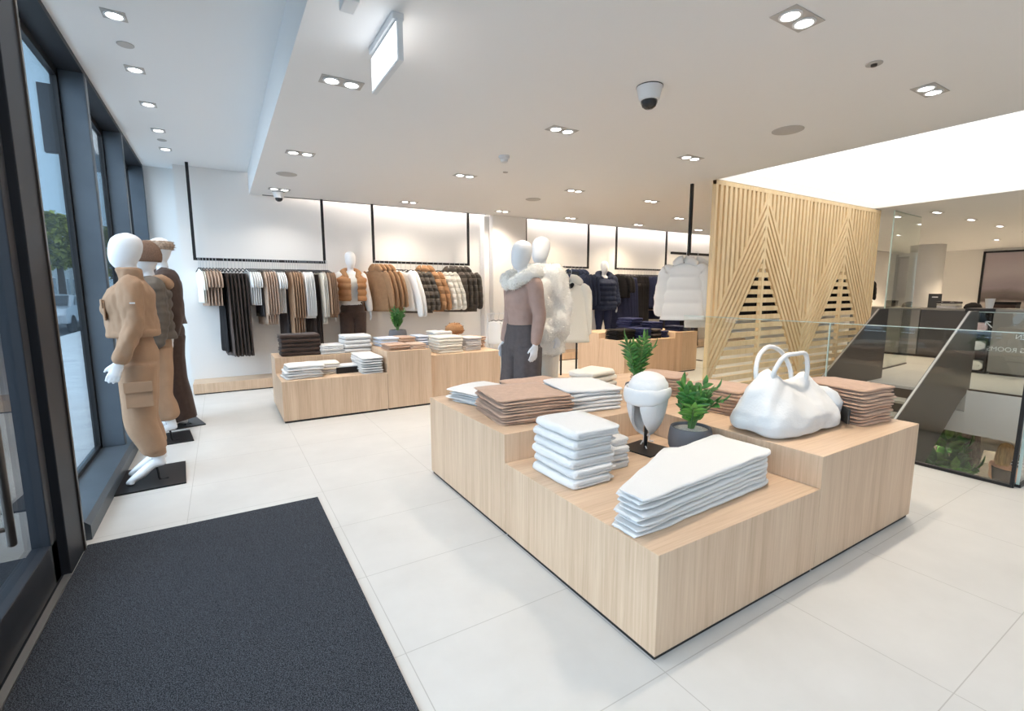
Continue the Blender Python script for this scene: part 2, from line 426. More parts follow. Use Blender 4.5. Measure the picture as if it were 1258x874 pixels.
# wooden ledge along the rear wall
def ledge(x0, x1, label):
    t = thing('wall_ledge', label, 'platform', (x0, 7.65, 0))
    MB().box(0,x1-x0,0,.445,.015,.15).build('deck','oak',t,bevel=.003)
    MB().box(0.01,x1-x0-.01,.02,.44,0,.015).build('kick','kick_black',t)
ledge(-.40, 4.20, 'long low oak ledge along the rear wall under the brown and white clothes')
ledge(5.10, 12.0, 'long low oak ledge along the rear wall under the navy clothes')

# ------------------------------------------------------------------ shopfront
def vbox(m, y0, y1, x0=XG-.04, x1=XS, z0=0, z1=ZU): m.box(x0,x1,y0,y1,z0,z1)
mull = [3.42, 5.06, 6.68, 8.30]
def win(n, y0, y1):
    """one window: frame, glass, sill, head"""
    t = bpy.data.objects.new(f'window_{n}', None); COL.objects.link(t); t['kind'] = 'structure'
    m = MB(); m.box(XG-.02,XG+.02,y0,y0+.05,.11,3.06); m.box(XG-.02,XG+.02,y1-.05,y1,.11,3.06)
    m.box(XG-.02,XG+.02,y0,y1,.10,.14); m.box(XG-.02,XG+.02,y0,y1,3.0,3.06)
    m.build('window_frame','metal_black',t)
    MB().box(XG-.006,XG+.006,y0+.05,y1-.05,.15,3.0).build('pane','window_glass',t)
    s = MB(); s.prism([(0,0),(.27,0),(.27,.085),(.245,.11),(0,.11)],0,1)
    v = [(XG-.04+x, y0+z*(y1-y0), y) for x,y,z in s.v]; s.v = v
    s.build('window_sill','metal_sky_tint',t)
    MB().box(XG-.04,XS,y0,y1,3.06,ZU+.02).build('window_head','metal_no_sky',t)
    return t
win(1, 3.42, 5.06); win(2, 5.06, 6.68); win(3, 6.68, 8.36)
for i, y in enumerate(mull[1:]):
    m = MB(); m.box(XG+.021, XS, y-.012, y+.10, .11, 3.06); m.box(XS-.004,XS+.004,y-.006,y+.012,.11,3.06)
    struct(m.build(f'trim_{3+i}', 'metal_sky_tint', bevel=.004))
# heavy post between door and first window
m = MB(); m.box(XG-.04,-.73,3.02,3.30,0,ZU); m.box(XG-.04,-.80,3.30,3.42,0,ZU); struct(m.build('trim_7','metal_no_sky',bevel=.006))
m = MB(); m.box(-.735,-.722,3.28,3.305,0,ZU); struct(m.build('trim_8','metal_bronze'))
# glazed entrance door and the fixed light behind the camera
def door(n, y0, y1, x=-.80):
    t = bpy.data.objects.new(f'door_{n}', None); COL.objects.link(t); t['kind'] = 'structure'
    m = MB(); m.box(x-.04,x+.04,y0,y0+.09,.02,2.55); m.box(x-.04,x+.04,y1-.09,y1,.02,2.55); m.box(x-.04,x+.04,y0,y1,.02,.22); m.box(x-.04,x+.04,y0,y1,2.46,2.56)
    m.build('door_frame','metal_no_sky',t,bevel=.005)
    MB().box(x-.006,x+.006,y0+.09,y1-.09,.22,2.46).build('pane','window_glass',t)
    h = MB(); h.tube([(x+.10,y1-.70,.50),(x+.10,y1-.70,1.75)],.014,10,1); h.tube([(x+.005,y1-.70,.56),(x+.10,y1-.70,.56)],.009,8,1); h.tube([(x+.005,y1-.70,1.67),(x+.10,y1-.70,1.67)],.009,8,1)
    h.build('door_handle','metal_bronze',t,smooth=True)
    return t
door(1, 1.98, 3.00); door(2, .94, 1.96)
MB_ = MB(); MB_.box(XG-.04,-.80,.9,3.02,2.58,ZU); struct(MB_.build('trim_9','metal_no_sky'))
m = MB(); m.box(-.757,-.728,.9,3.02,0,.012); struct(m.build('trim_10','threshold_metal'))
m = MB(); m.box(XG-.04,-.757,.9,3.02,0,.010); struct(m.build('trim_13','metal_no_sky'))
m = MB(); m.box(XG-.04,-.73,.62,.92,0,ZU); struct(m.build('trim_11','metal_no_sky',bevel=.006))
win(4, -1.4, .62); win(5, -3.9, -1.4)
# ------------------------------------------------------------------ figures (local: faces +X, left hand +Y)
TORSO = [  # z, centre x, half depth, half width
 (.80,.000,.085,.130),(.88,.000,.112,.160),(.95,-.004,.112,.165),(1.04,.004,.090,.138),(1.11,.008,.082,.122),(1.20,.010,.092,.132),
 (1.28,.018,.112,.146),(1.34,.014,.108,.152),(1.40,.002,.092,.160),(1.45,-.008,.072,.150),(1.485,-.014,.058,.095),(1.51,-.014,.052,.065)]
def spans(tab, z0, z1, n):
    return [z0+(z1-z0)*i/(n-1) for i in range(n)]
def base_pose(**k):
    P = dict(sh=(-.008,.165,1.425), el=(-.03,.212,1.15), wr=(.02,.235,.915), hip=(0,.085,.86), kn=(.012,.095,.47), an=(-.03,.10,.115), toe=(.10,.108,.025), heel=(-.065,.10,.075), head=(0,0))
    P.update(k); return P
def mir(p, s): return (p[0], p[1]*s, p[2])
def side(P, key, s):
    v = P.get(key+('L' if s>0 else 'R'), P[key]); return mir(v, s)
def hand(mb, w, d, s, size=1.0):
    """palm, four fingers and a thumb from wrist w along direction d; s = +1 left, -1 right"""
    w = Vector(w); d = Vector(d).normalized()
    out = Vector((0,s,0)); out = (out-d*out.dot(d)).normalized(); fw = d.cross(out)*(-s)   # fw: towards the thumb edge
    if fw.x < 0: fw = -fw
    inn = -out
    mb.tube([w-d*.02, w+d*.035, w+d*.088*size],[.024,.036,.036],12,3,(1,.46),fw)
    L = [.066,.076,.072,.056]
    for i, l in enumerate(L):
        q = (1.5-i)*.0185
        a = w+d*.080*size+fw*q
        sp = fw*(q*.16)
        mb.tube([a, a+d*l*.45+sp+inn*.004, a+d*l*.78+sp+inn*.013, a+d*l*.98+sp+inn*.026],[.0092,.0088,.0082,.0068],8,2)
    a = w+d*.030+fw*.026
    mb.tube([a, a+d*.030+fw*.022+inn*.006, a+d*.058+fw*.030+inn*.014],[.0125,.0105,.0082],8,2)
def body_mesh(name, P, sc=1.0, face=False, voxel=.0075, male=False):
    mb = MB()
    tab = TORSO
    mb.stack_rings([(z, c, 0, a*(1.05 if male else 1), b*(1.14 if male and z>1.2 else 1)) for z in spans(tab,.80,1.51,20) for c,a,b in [lerp_tab(tab,z)]], 24, power=2.25)
    hx, hy = P['head']
    # neck and head
    mb.tube([(-.02,0,1.44),(-.012,0,1.52),(hx*.5,hy*.5,1.60)],[.060,.047,.046],16,4)
    H = [(1.555,.030,.030,.030),(1.575,.028,.058,.046),(1.61,.022,.082,.062),(1.65,.014,.094,.071),(1.69,.006,.099,.076),(1.73,.000,.098,.077),(1.765,-.004,.088,.070),(1.79,-.006,.066,.054),(1.805,-.008,.036,.030),(1.811,-.008,.010,.010)]
    mb.stack_rings([(z, c+hx, hy, a, b) for z,c,a,b in [(z,)+tuple(lerp_tab(H,z)) for z in spans(H,1.555,1.811,18)]], 24)
    if face:
        mb.tube([(hx+.094,hy,1.70),(hx+.110,hy,1.672),(hx+.104,hy,1.655)],[.008,.014,.013],10,3)
        mb.tube([(hx+.092,hy-.020,1.628),(hx+.100,hy,1.629),(hx+.092,hy+.020,1.628)],[.005,.008,.005],8,3)
        for s in (-1,1):
            mb.tube([(hx-.002,hy+s*.078,1.715),(hx-.014,hy+s*.084,1.69),(hx-.004,hy+s*.078,1.655)],[.010,.014,.008],8,3)
            mb.tube([(hx+.070,hy+s*.034,1.712),(hx+.090,hy+s*.030,1.716)],[.012,.006],8,2)
    for s in (1,-1):
        sh, el, wr = (Vector(side(P,k,s)) for k in ('sh','el','wr'))
        mb.tube([sh+Vector((0,-s*.05,.012)), sh, sh.lerp(el,.5)+Vector((.004,0,0)), el, el.lerp(wr,.4), wr],[.050,.054,.046,.038,.037,.025],14,4)
        hand(mb, wr, wr-el, s)
        hp, kn, an, toe, heel = (Vector(side(P,k,s)) for k in ('hip','kn','an','toe','heel'))
        mb.tube([hp, hp.lerp(kn,.4), kn, kn.lerp(an,.32)+Vector((-.014,0,0)), kn.lerp(an,.7), an],[.094,.080,.056,.055,.040,.033],16,4)
        mid = heel.lerp(toe,.62)+Vector((0,0,.012))
        mb.tube([an+Vector((0,0,.03)), heel+Vector((0.014,0,.010))],[.036,.034],12,3)
        mb.tube([heel, heel.lerp(toe,.30)+Vector((0,0,.030)), mid, toe],[.032,.039,.042,.022],14,4,(1,.80),(0,1,0))
        for q in range(5):
            o = (q-2)*.0135
            b = toe+Vector((-.022-abs(q-1.6)*.006, s*(o), .000)); mb.tube([b, b+Vector((.024,0,-.006))],[.0085,.007],6,2)
    me = remesh(mb, voxel, 2, name)
    if sc != 1.0:
        for v in me.vertices: v.co *= sc
    return me
def puffz(z, pitch, amp): return amp*(abs(math.sin(PI*z/pitch))**.55)
def top_mesh(name, P, z0, z1=1.475, ease=.02, hem=0., sleeves=1.0, sl_ease=.018, puff=None, collar=None, openf=False, wrinkle=.008, ws=7, seed=1, voxel=.010, male=False, cuff=True, neckless=False):
    """fitted or boxy upper garment grown from the body sections; sleeves 0 none, 1 to the wrist"""
    mb = MB(); rings = []
    n = 44 if puff else 24
    for z in spans(TORSO, z0, z1, n):
        c, a, b = lerp_tab(TORSO, z)
        t = max(0,min(1,(1.30-z)/(1.30-z0))) if z0 < 1.3 else 0
        sh = 1 if z < 1.40 else max(.25,1-(z-1.40)/.11)
        e = ease*sh + hem*t
        p = puffz(z, puff[0], puff[1])*sh if puff else 0
        if ease > .03 and z < 1.38:      # boxy garments hang straight from the chest
            a = max(a, .100); b = max(b, .142)
        rings.append((z, c, 0, a+e+p, (b+e+p)*(1.12 if male and z>1.1 else 1)))
    mb.stack_rings(rings, 36, power=2.3)
    if collar:
        cz, cr, ch = collar
        mb.stack_rings([(1.45,-.012,0,cr*.95,cr*1.05),(1.48,-.012,0,cr,cr*1.08),(1.48+ch,-.004,0,cr*1.08,cr*1.12),(1.48+ch+.012,-.002,0,cr*.95,cr*.98)], 24)
    if sleeves:
        for s in (1,-1):
            sh, el, wr = (Vector(side(P,k,s)) for k in ('sh','el','wr'))
            end = el.lerp(wr, (sleeves-.5)*2) if sleeves > .5 else sh.lerp(el, sleeves*2)
            pts = [sh+Vector((0,-s*.045,.012)), sh, sh.lerp(el,.5), el] + ([el.lerp(end,.5), end] if sleeves > .5 else [])
            rad = [.060,.064,.058,.050] + ([.047,.038] if sleeves > .5 else [])
            rad = [r+sl_ease for r in rad]
            if sleeves <= .5: pts[-1] = end
            if puff:
                P2, R2 = [], []
                for i in range(len(pts)-1):
                    for k in range(6):
                        t = k/6; P2.append(pts[i].lerp(pts[i+1],t)); R2.append(rad[i]*(1-t)+rad[i+1]*t + puffz(i*6+k+.5,3,puff[1]))
                P2.append(pts[-1]); R2.append(rad[-1]*.85); pts, rad = P2, R2
                mb.tube(pts, rad, 16, 2)
            else:
                if cuff and sleeves > .5: rad[-1] *= .95
                mb.tube(pts, rad, 16, 5)
    me = remesh(mb, voxel, 2, name)
    return displace(me, wrinkle, ws, seed, (1,1,.55), wrinkle*.45, ws*2.6)
def leg_mesh(name, P, z1=1.06, zend=.12, ease=.02, knee=.07, hem=.07, gather=False, wrinkle=.008, seed=2, crease=0., voxel=.010):
    mb = MB(); rings = []
    for z in spans(TORSO,.80,z1,12):
        c,a,b = lerp_tab(TORSO,z); rings.append((z,c,0,a+ease*.8,b+ease*.8))
    mb.stack_rings(rings, 32, power=2.2)
    for s in (1,-1):
        hp, kn, an = (Vector(side(P,k,s)) for k in ('hip','kn','an'))
        end = Vector((an.x, an.y, zend)) if zend < kn.z else kn
        pts = [hp+Vector((0,0,.03)), hp.lerp(kn,.45), kn, kn.lerp(end,.5), kn.lerp(end,.86), end]
        rad = [.102+ease, .092+ease, knee+ease, knee+(hem-knee)*.5+ease, hem+ease, hem+ease]
        if gather: rad[-2] = hem+ease*.8; rad[-1] = .044
        mb.tube(pts, rad, 20, 6, rounded=False)
    me = remesh(mb, voxel, 2, name)
    displace(me, wrinkle, 6, seed, (1,1,.35), wrinkle*.4, 17)
    if crease:
        for v in me.vertices:
            if v.co.z < 1.0: v.co += Vector((v.normal.x,v.normal.y,0))*crease*math.cos(math.atan2(v.co.x, (abs(v.co.y)-.1))*6)*min(1,(1.02-v.co.z)*2)
    return me
def rod_and_plate(t, px0, px1, py0, py1, rod=((-.06,.10,.012),(-.05,.10,.10),(-.01,.10,.26))):
    m = MB(); m.box(px0,px1,py0,py1,0,.012); m.build('base_plate','metal_black',t,bevel=.002)
    MB().tube([(rod[0][0]-.05,rod[0][1],rod[0][2]),rod[0],rod[1],rod[2]],.008,8,3).build('support_rod','metal_black',t,smooth=True)
def band(name, mat_, t, z, c, rx, ry, h, th, bulge=0., n=40, fur_=0, seed=1):
    m = MB(); m.stack_rings([(z-h/2, c[0], c[1], rx, ry),(z-h/4,c[0],c[1],rx+th*.8+bulge,ry+th*.8+bulge),(z,c[0],c[1],rx+th+bulge,ry+th+bulge),(z+h/4,c[0],c[1],rx+th*.8+bulge,ry+th*.8+bulge),(z+h/2,c[0],c[1],rx,ry)], n)
    me = m.mesh(name, True)
    if fur_: me = fur(me, fur_, .018, seed)
    return link(name, me, mat_, t)
def pocket(t, name, mat_, c, d, u, w, h, th=.012, flap=True):
    """patch pocket centred at c, outward d, up u"""
    c, d, u = Vector(c), Vector(d).normalized(), Vector(u).normalized()
    m = MB(); m.bar(c-u*h/2, c+u*h/2, w, th*.8, d); p = m.build(name, mat_, t, bevel=.004, smooth=False)
    if flap:
        m = MB(); m.bar(c+u*(h/2-h*.36)+d*th*.8, c+u*(h/2+.012)+d*th*.8, w*1.05, th*.7, d); m.build('pocket_flap', mat_, p, bevel=.003)
    return p

# ---- mannequin one: camel two-piece set, by the shopfront
tip = dict(an=(-.055,.095,.185), toe=(.125,.105,.026), heel=(-.090,.095,.140))
P = base_pose(sh=(-.008,.165,1.425), elL=(-.01,.225,1.16), wrL=(.085,.245,.925), elR=(-.02,.22,1.16), wrR=(.06,.24,.92), **tip)
t = thing('mannequin', 'white mannequin in camel utility jacket and cargo trousers, nearest the entrance mat', 'mannequin', (-.545,4.36,0), PI+.06, 'mannequins in the shop window')
link('body', body_mesh('body', P, 1.0), 'mannequin_white', t)
link('jacket', top_mesh('jacket', P, 1.085, 1.475, .045, .010, .97, .012, collar=(0,.072,.075), wrinkle=.013, ws=13, seed=3), 'khaki_tan', t)
tr = link('trousers', leg_mesh('trousers', P, 1.10, .215, .020, .076, .062, gather=True, wrinkle=.012, seed=4), 'khaki_tan', t)
pocket(t, 'chest_pocket', 'khaki_tan', (.152,.085,1.27), (1,.15,0), (0,0,1), .12, .13)
pocket(t, 'chest_pocket', 'khaki_tan', (.152,-.085,1.27), (1,-.15,0), (0,0,1), .12, .13)
for s in (1,-1): pocket(tr, 'cargo_pocket', 'khaki_tan', (.0,s*.225,.68), (0,s,.04), (0,0,1), .155, .17, .018)
m = MB(); m.box(-.035,-.005,.302,.308,1.318,1.328); m.build('logo_patch','white_cloth',t)
for s in (1,-1):
    m = MB(); m.lathe([(.050,.135),(.060,.145),(.060,.18),(.050,.195)],(-.055,s*.098,.065),20); m.build('cuff','khaki_tan',tr,smooth=True)
m = MB(); m.stack_rings([(1.080,.005,0,.146,.190),(1.09,.005,0,.156,.199),(1.125,.005,0,.156,.199),(1.135,.005,0,.148,.19)],36,power=2.3); m.build('waistband','khaki_tan',t,smooth=True)
rod_and_plate(t, -.22,.20,-.27,.27)
# ---- mannequin two: beanie and dark quilted gilet
P2 = base_pose(**tip)
t = thing('mannequin', 'white mannequin in brown knit beanie and dark quilted jacket with tan hood', 'mannequin', (-.55,5.45,0), PI+.12, 'mannequins in the shop window')
link('body', body_mesh('body', P2, 1.0), 'mannequin_white', t)
link('quilted_jacket', top_mesh('quilted_jacket', P2, .97, 1.48, .055, .0, 1.0, .03, puff=(.095,.024), wrinkle=.010, seed=7, voxel=.010), 'olive_brown', t)
link('joggers', leg_mesh('joggers', P2, 1.05, .21, .026, .080, .066, gather=True, wrinkle=.018, seed=8), 'khaki_tan', t)
m = MB(); m.tube([(.02,.10,1.50),(-.09,.09,1.50),(-.13,0,1.47),(-.09,-.09,1.50),(.02,-.10,1.50)],[.03,.05,.06,.05,.03],16,4); link('hood', displace(m.mesh('hood',True),.012,12,3), 'khaki_tan', t)
m = MB(); m.stack_rings([(1.665,-.005,0,.108,.086),(1.69,-.005,0,.116,.092),(1.735,-.008,0,.116,.092),(1.79,-.012,0,.100,.080),(1.83,-.016,0,.068,.056),(1.855,-.018,0,.03,.026)],28); m.build('beanie','brown_knit',t,smooth=True)
rod_and_plate(t, -.22,.18,-.23,.20)
# ---- mannequin three: brown sweat set and fur headband
P3 = base_pose(an=(-.02,.10,.10), toe=(.14,.11,.022), heel=(-.06,.10,.045))
t = thing('mannequin', 'tall mannequin in dark brown sweatshirt and wide trousers with a fur headband', 'mannequin', (-.49,6.03,.0), PI+.24, 'mannequins in the shop window')
link('body', body_mesh('body', P3, 1.07, male=True), 'mannequin_white', t)
def sc(me, k):
    for v in me.vertices: v.co *= k
    return me
link('sweatshirt', sc(top_mesh('sweatshirt', P3, 1.00, 1.48, .05, .01, 1.0, .036, wrinkle=.014, seed=10, male=True), 1.07), 'brown', t)
link('trousers', sc(leg_mesh('trousers', P3, 1.05, .075, .03, .095, .115, wrinkle=.014, seed=11), 1.07), 'brown', t)
band('headband', 'fur_beige', t, 1.86, (0,0), .108, .086, .085, .02, fur_=900)
rod_and_plate(t, -.22,.16,-.205,.215)

# ---- centre pair
PA = base_pose(elL=(-.02,.215,1.16), wrL=(.03,.225,.925), **tip)
t = thing('mannequin', 'white mannequin in mushroom pink top, white fur stole and wide slate trousers', 'mannequin', (2.31,3.63,0), PI+.10)
link('body', body_mesh('body', PA, 1.02), 'mannequin_white', t)
link('ribbed_top', sc(top_mesh('ribbed_top', PA, 1.02, 1.50, .007, .004, .98, .006, wrinkle=.004, ws=14, seed=14, voxel=.008),1.02), 'mushroom', t)
link('trousers', sc(leg_mesh('trousers', PA, 1.085, .06, .026, .10, .125, wrinkle=.009, seed=15, crease=.010),1.02), 'slate_trouser', t)
mb = MB(); mb.tube([(.135,.03,1.45),(.10,.10,1.50),(0,.145,1.545),(-.09,.10,1.56),(-.12,0,1.56),(-.09,-.10,1.56),(0,-.145,1.545),(.10,-.10,1.50),(.135,-.03,1.45)],[.048,.056,.060,.060,.06,.060,.060,.056,.048],16,4)
me = displace(remesh(mb,.010,2,'fur_stole'),.014,22,5); link('fur_stole', fur(me, 9000, .015, 4), 'fur_white', t)
rod_and_plate(t, -.22,.20,-.25,.25)
PB = base_pose(**tip)
t = thing('mannequin', 'white mannequin in a long haired white fur coat behind the slate trousers', 'mannequin', (2.80,4.04,0), PI+.25)
link('body', body_mesh('body', PB, 1.075), 'mannequin_white', t)
me = top_mesh('fur_coat', PB, .72, 1.49, .075, .03, 1.0, .055, wrinkle=.02, ws=12, seed=18, voxel=.013, collar=(0,.12,.06)); sc(me,1.075)
link('fur_coat', fur(me, 16000, .018, 6), 'fur_white', t)
link('trousers', sc(leg_mesh('trousers', PB, 1.05, .08, .02, .08, .09, wrinkle=.01, seed=19),1.075), 'cream_cloth', t)
rod_and_plate(t, -.22,.20,-.25,.25)

# ---- rear wall figures
PV = base_pose(el=(-.02,.235,1.16), wr=(.03,.262,.91), elL=(-.02,.235,1.16))
t = thing('mannequin', 'mannequin on the oak ledge in orange quilted gilet, white top and brown trousers', 'mannequin', (1.785,7.84,.15), -PI/2)
link('body', body_mesh('body', PV, 1.035, voxel=.009), 'mannequin_white', t)
link('top', sc(top_mesh('top', PV, 1.00, 1.48, .012, .004, .98, .012, wrinkle=.006, seed=21, voxel=.011),1.035), 'white_cloth', t)
# open front gilet
me = top_mesh('gilet', PV, 1.06, 1.48, .050, .0, 0, puff=(.095,.024), wrinkle=.010, seed=22, voxel=.010)
bm = bmesh.new(); bm.from_mesh(me)
bmesh.ops.delete(bm, geom=[f for f in bm.faces if (lambda c: c.x > 0 and abs(c.y) < .050+.03*max(0,1.42-c.z)*0 + (.03 if c.z > 1.40 else 0))(f.calc_center_median()) or f.calc_center_median().z < 1.055], context='FACES')
bm.to_mesh(me); bm.free()
link('gilet', sc(me,1.035), 'orange_tan', t)
mb = MB(); mb.tube([(.10,.075,1.46),(.03,.115,1.53),(-.06,.09,1.56),(-.10,0,1.57),(-.06,-.09,1.56),(.03,-.115,1.53),(.10,-.075,1.46)],[.03,.045,.05,.05,.05,.045,.03],14,4)
link('hood', displace(mb.mesh('hood',True),.010,14,2), 'orange_tan', t)
link('trousers', sc(leg_mesh('trousers', PV, 1.06, .06, .015, .085, .10, wrinkle=.008, seed=23),1.035), 'brown', t)
rod_and_plate(t, -.12,.12,-.16,.16, rod=((-.05,.10,.012),(-.05,.10,.10),(-.02,.10,.26)))
t = thing('mannequin', 'mannequin on the rear ledge in navy quilted coat over a white shirt and leggings', 'mannequin', (7.03,7.78,.15), -PI/2-.35)
link('body', body_mesh('body', PV, 1.04, voxel=.009), 'mannequin_white', t)
link('shirt', sc(top_mesh('shirt', PV, 1.0, 1.50, .012, .0, 0, wrinkle=.004, seed=25, voxel=.011),1.04), 'white_cloth', t)
link('coat', sc(top_mesh('coat', PV, .82, 1.465, .075, .02, 1.0, .045, puff=(.10,.026), wrinkle=.012, seed=26, voxel=.011),1.04), 'navy_puffer', t)
mb = MB(); mb.tube([(.10,.06,1.44),(.03,.135,1.52),(-.09,.10,1.56),(-.13,0,1.57),(-.09,-.10,1.56),(.03,-.135,1.52),(.10,-.06,1.44)],[.03,.05,.055,.055,.055,.05,.03],14,4)
link('collar', sc(mb.mesh('collar',True),1.04), 'navy_puffer', t)
link('leggings', sc(leg_mesh('leggings', PV, 1.0, .09, .004, .056, .040, wrinkle=.003, seed=27),1.04), 'navy', t)
rod_and_plate(t, -.12,.12,-.16,.16, rod=((-.05,.10,.012),(-.05,.10,.10),(-.02,.10,.26)))
t = thing('mannequin', 'mannequin in black fur hat and black padded jacket at the end of the navy rail', 'mannequin', (9.36,7.76,.15), -PI/2-.9)
link('body', body_mesh('body', PV, 1.04, voxel=.009), 'mannequin_white', t)
link('jacket', sc(top_mesh('jacket', PV, .90, 1.49, .065, .02, 1.0, .04, puff=(.11,.022), wrinkle=.012, seed=28, collar=(0,.10,.06)),1.04), 'black_cloth', t)
link('trousers', sc(leg_mesh('trousers', PV, 1.05, .07, .015, .08, .09, wrinkle=.008, seed=29),1.04), 'black_cloth', t)
m = MB(); m.stack_rings([(1.755,-.01,0,.112,.09),(1.775,-.01,0,.135,.112),(1.83,-.012,0,.135,.112),(1.87,-.014,0,.11,.09),(1.895,-.016,0,.05,.04)],28)
link('fur_hat', fur(m.mesh('fur_hat',True),1200,.022,3), 'black_cloth', t)
rod_and_plate(t, -.12,.12,-.16,.16, rod=((-.05,.10,.012),(-.05,.10,.10),(-.02,.10,.26)))

# ---- the woman on the floor below
PW = base_pose(elR=(.05,.225,1.17), wrR=(.22,.16,1.10), elL=(.06,.215,1.17), wrL=(.23,.14,1.08), head=(.03,0))
t = thing('person', 'blond woman in dark sleeveless top on the floor below, looking at her hands', 'person', (10.7,2.20,-2.8), -.45)
link('body', body_mesh('body', PW, .955, face=True, voxel=.008), 'skin', t)
link('vest_top', sc(top_mesh('vest_top', PW, .95, 1.40, .010, .004, 0, wrinkle=.005, seed=31),.955), 'charcoal', t)
link('trousers', sc(leg_mesh('trousers', PW, 1.03, .10, .012, .062, .05, wrinkle=.006, seed=32),.955), 'black_cloth', t)
mb = MB(); mb.stack_rings([(1.46,-.055,0,.050,.095),(1.53,-.05,0,.072,.115),(1.62,-.03,0,.105,.115),(1.70,-.012,0,.112,.108),(1.76,-.006,0,.112,.10),(1.81,-.008,0,.085,.075),(1.835,-.01,0,.03,.03)],28)
link('hair', sc(displace(mb.mesh('hair',True),.012,16,4,(1,1,.2)),.955), 'hair_blond', t)
m = MB(); m.bar((.30,-.035,1.045),(.33,-.035,1.165),.07,.009,(1,0,-.3)); m.build('phone','card_dark',t)
# ------------------------------------------------------------------ plinths
def plinth(label, x0, x1, y0, y1, h, group=None):
    t = thing('display_plinth', label, 'plinth', ((x0+x1)/2,(y0+y1)/2,0), 0, group)
    a, b = (x1-x0)/2, (y1-y0)/2
    MB().box(-a+.0015,a-.0015,-b+.0015,b-.0015,.022,h).build('cabinet','oak',t,bevel=.003)
    MB().box(-a+.012,a-.012,-b+.012,b-.012,0,.022).build('kick','kick_black',t)
    return t
X0,X1,X2,Y0,Y1,Y2 = 1.308,2.448,3.575,1.116,2.235,3.36
HL, HH = .436,.600
plinth('low oak plinth in front carrying the white trousers and the trapper hat', X0,X1,Y0,Y1,HL,'foreground oak plinths')
plinth('high oak plinth under the white slouchy handbag', X1,X2,Y0,Y1,HH,'foreground oak plinths')
plinth('high oak plinth nearest the door mat under the large rose tan trouser pile', X0,X1,Y1,Y2,HH,'foreground oak plinths')
plinth('high oak plinth behind the two potted plants and under the rear tan piles', X1,X2,Y1,Y2,HH,'foreground oak plinths')
RX0,RX1,RX2,RY0,RY1,RY2 = .486,1.615,2.165,5.472,6.09,6.60
plinth('low oak plinth with white clothes and a black tray, left of the rear group', RX0,RX1,RY0,RY1,.452,'rear oak plinths')
plinth('raised oak plinth under the dark brown folded sweaters', RX0,RX1,RY1,RY2,.632,'rear oak plinths')
plinth('tall narrow oak plinth in the middle of the rear group', RX1,RX2,RY0,RY2,.700,'rear oak plinths')
plinth('oak plinth at the right end of the rear group under the cream sweaters', RX2+.004,3.22,5.60,6.75,.598,'rear oak plinths')
plinth('low oak plinth under the black and navy jeans', 5.385,6.55,5.445,6.05,.61,'middle oak plinths')
plinth('raised oak plinth behind the black jeans', 5.385,6.55,6.05,6.60,.70,'middle oak plinths')
plinth('raised oak plinth at the right end of the jeans display', 6.55,7.13,5.445,6.60,.70,'middle oak plinths')

# ------------------------------------------------------------------ folded clothes
def fold_mesh(name, L, W, H, layers, seed, wf=None, tf=None, rough=.06, nst=14, slack=.03, droop=0., keep_front=False):
    """cloth folded into nested turns: fat rounded folds at -Y, free edges at +Y, swept along X; origin under its middle"""
    rnd = random.Random(seed)
    t = H/layers; hw = t*.47
    strips = []
    for k in range(max(1,layers//2)):
        z0, z1 = (k+.5)*t, H-(k+.5)*t
        r = (z1-z0)/2; zc = H/2
        yf = -W/2+H*.5+rnd.uniform(0,.01)*W          # centre of the turn
        eb, et = W/2-rnd.uniform(0,slack*2.2)*W, W/2-rnd.uniform(0,slack*2.2)*W
        cl = [(eb+(yf-eb)*i/6, z0) for i in range(7)]
        cl += [(yf-r*math.sin(PI*i/8)*1.25, zc-r*math.cos(PI*i/8)) for i in range(1,8)]
        cl += [(yf+(et-yf)*i/6, z1) for i in range(7)]
        up, lo = [], []
        n = len(cl)
        for i,(y,z) in enumerate(cl):
            p, q = cl[max(i-1,0)], cl[min(i+1,n-1)]
            dy, dz = q[0]-p[0], q[1]-p[1]; l = math.hypot(dy,dz) or 1
            ny, nz = -dz/l, dy/l
            up.append((y+ny*hw, z+nz*hw)); lo.append((y-ny*hw, z-nz*hw))
        strips.append(up+[(cl[-1][0]+hw*.9, cl[-1][1])]+list(reversed(lo))+[(cl[0][0]+hw*.9, cl[0][1])])
    us = [0,.012,.035]+[.035+.93*i/(nst-2) for i in range(1,nst-2)]+[.965,.988,1]
    of = Vector((seed*2.3, seed*.7, 0)); mb = MB()
    for si, prof in enumerate(strips):
        rings = []
        inset = rnd.uniform(0,.025) if si else 0
        for u in us:
            x = (u-.5)*L*(1-inset)
            w = wf(u) if wf else 1; th = tf(u) if tf else 1
            e = min(u,1-u)
            pin = .62 if e < .005 else (.86 if e < .02 else 1)
            cr = 1-.13*max(0,1-e/.07)**2.2
            ysh = -(1-w)*W/2 if keep_front else 0
            w *= cr
            r = []
            for (y,z) in prof:
                zz = H/2+(z-H/2)*pin
                zz += noise.noise(Vector((x*5,y*5,seed))+of)*H*rough*1.6 + noise.noise(Vector((x*15,y*13,z*30))+of)*H*rough*.8
                ny = noise.noise(Vector((x*8,z*28+3,seed*1.3))+of)*W*.030
                nx = noise.noise(Vector((y*8+7,z*22,seed*.9))+of)*L*.014
                zz = max(.0006, min(H*1.005, zz))*th
                zz -= droop*(abs(u-.5)*2)**2.5*min(1,z/H+.1)
                r.append((x+nx*(abs(u-.5)*2), y*w+ny+ysh, max(.0006, zz)))
            rings.append(r)
        mb.loft(rings)
    return mb.mesh(name, True, angle=75)
FOLD = {}
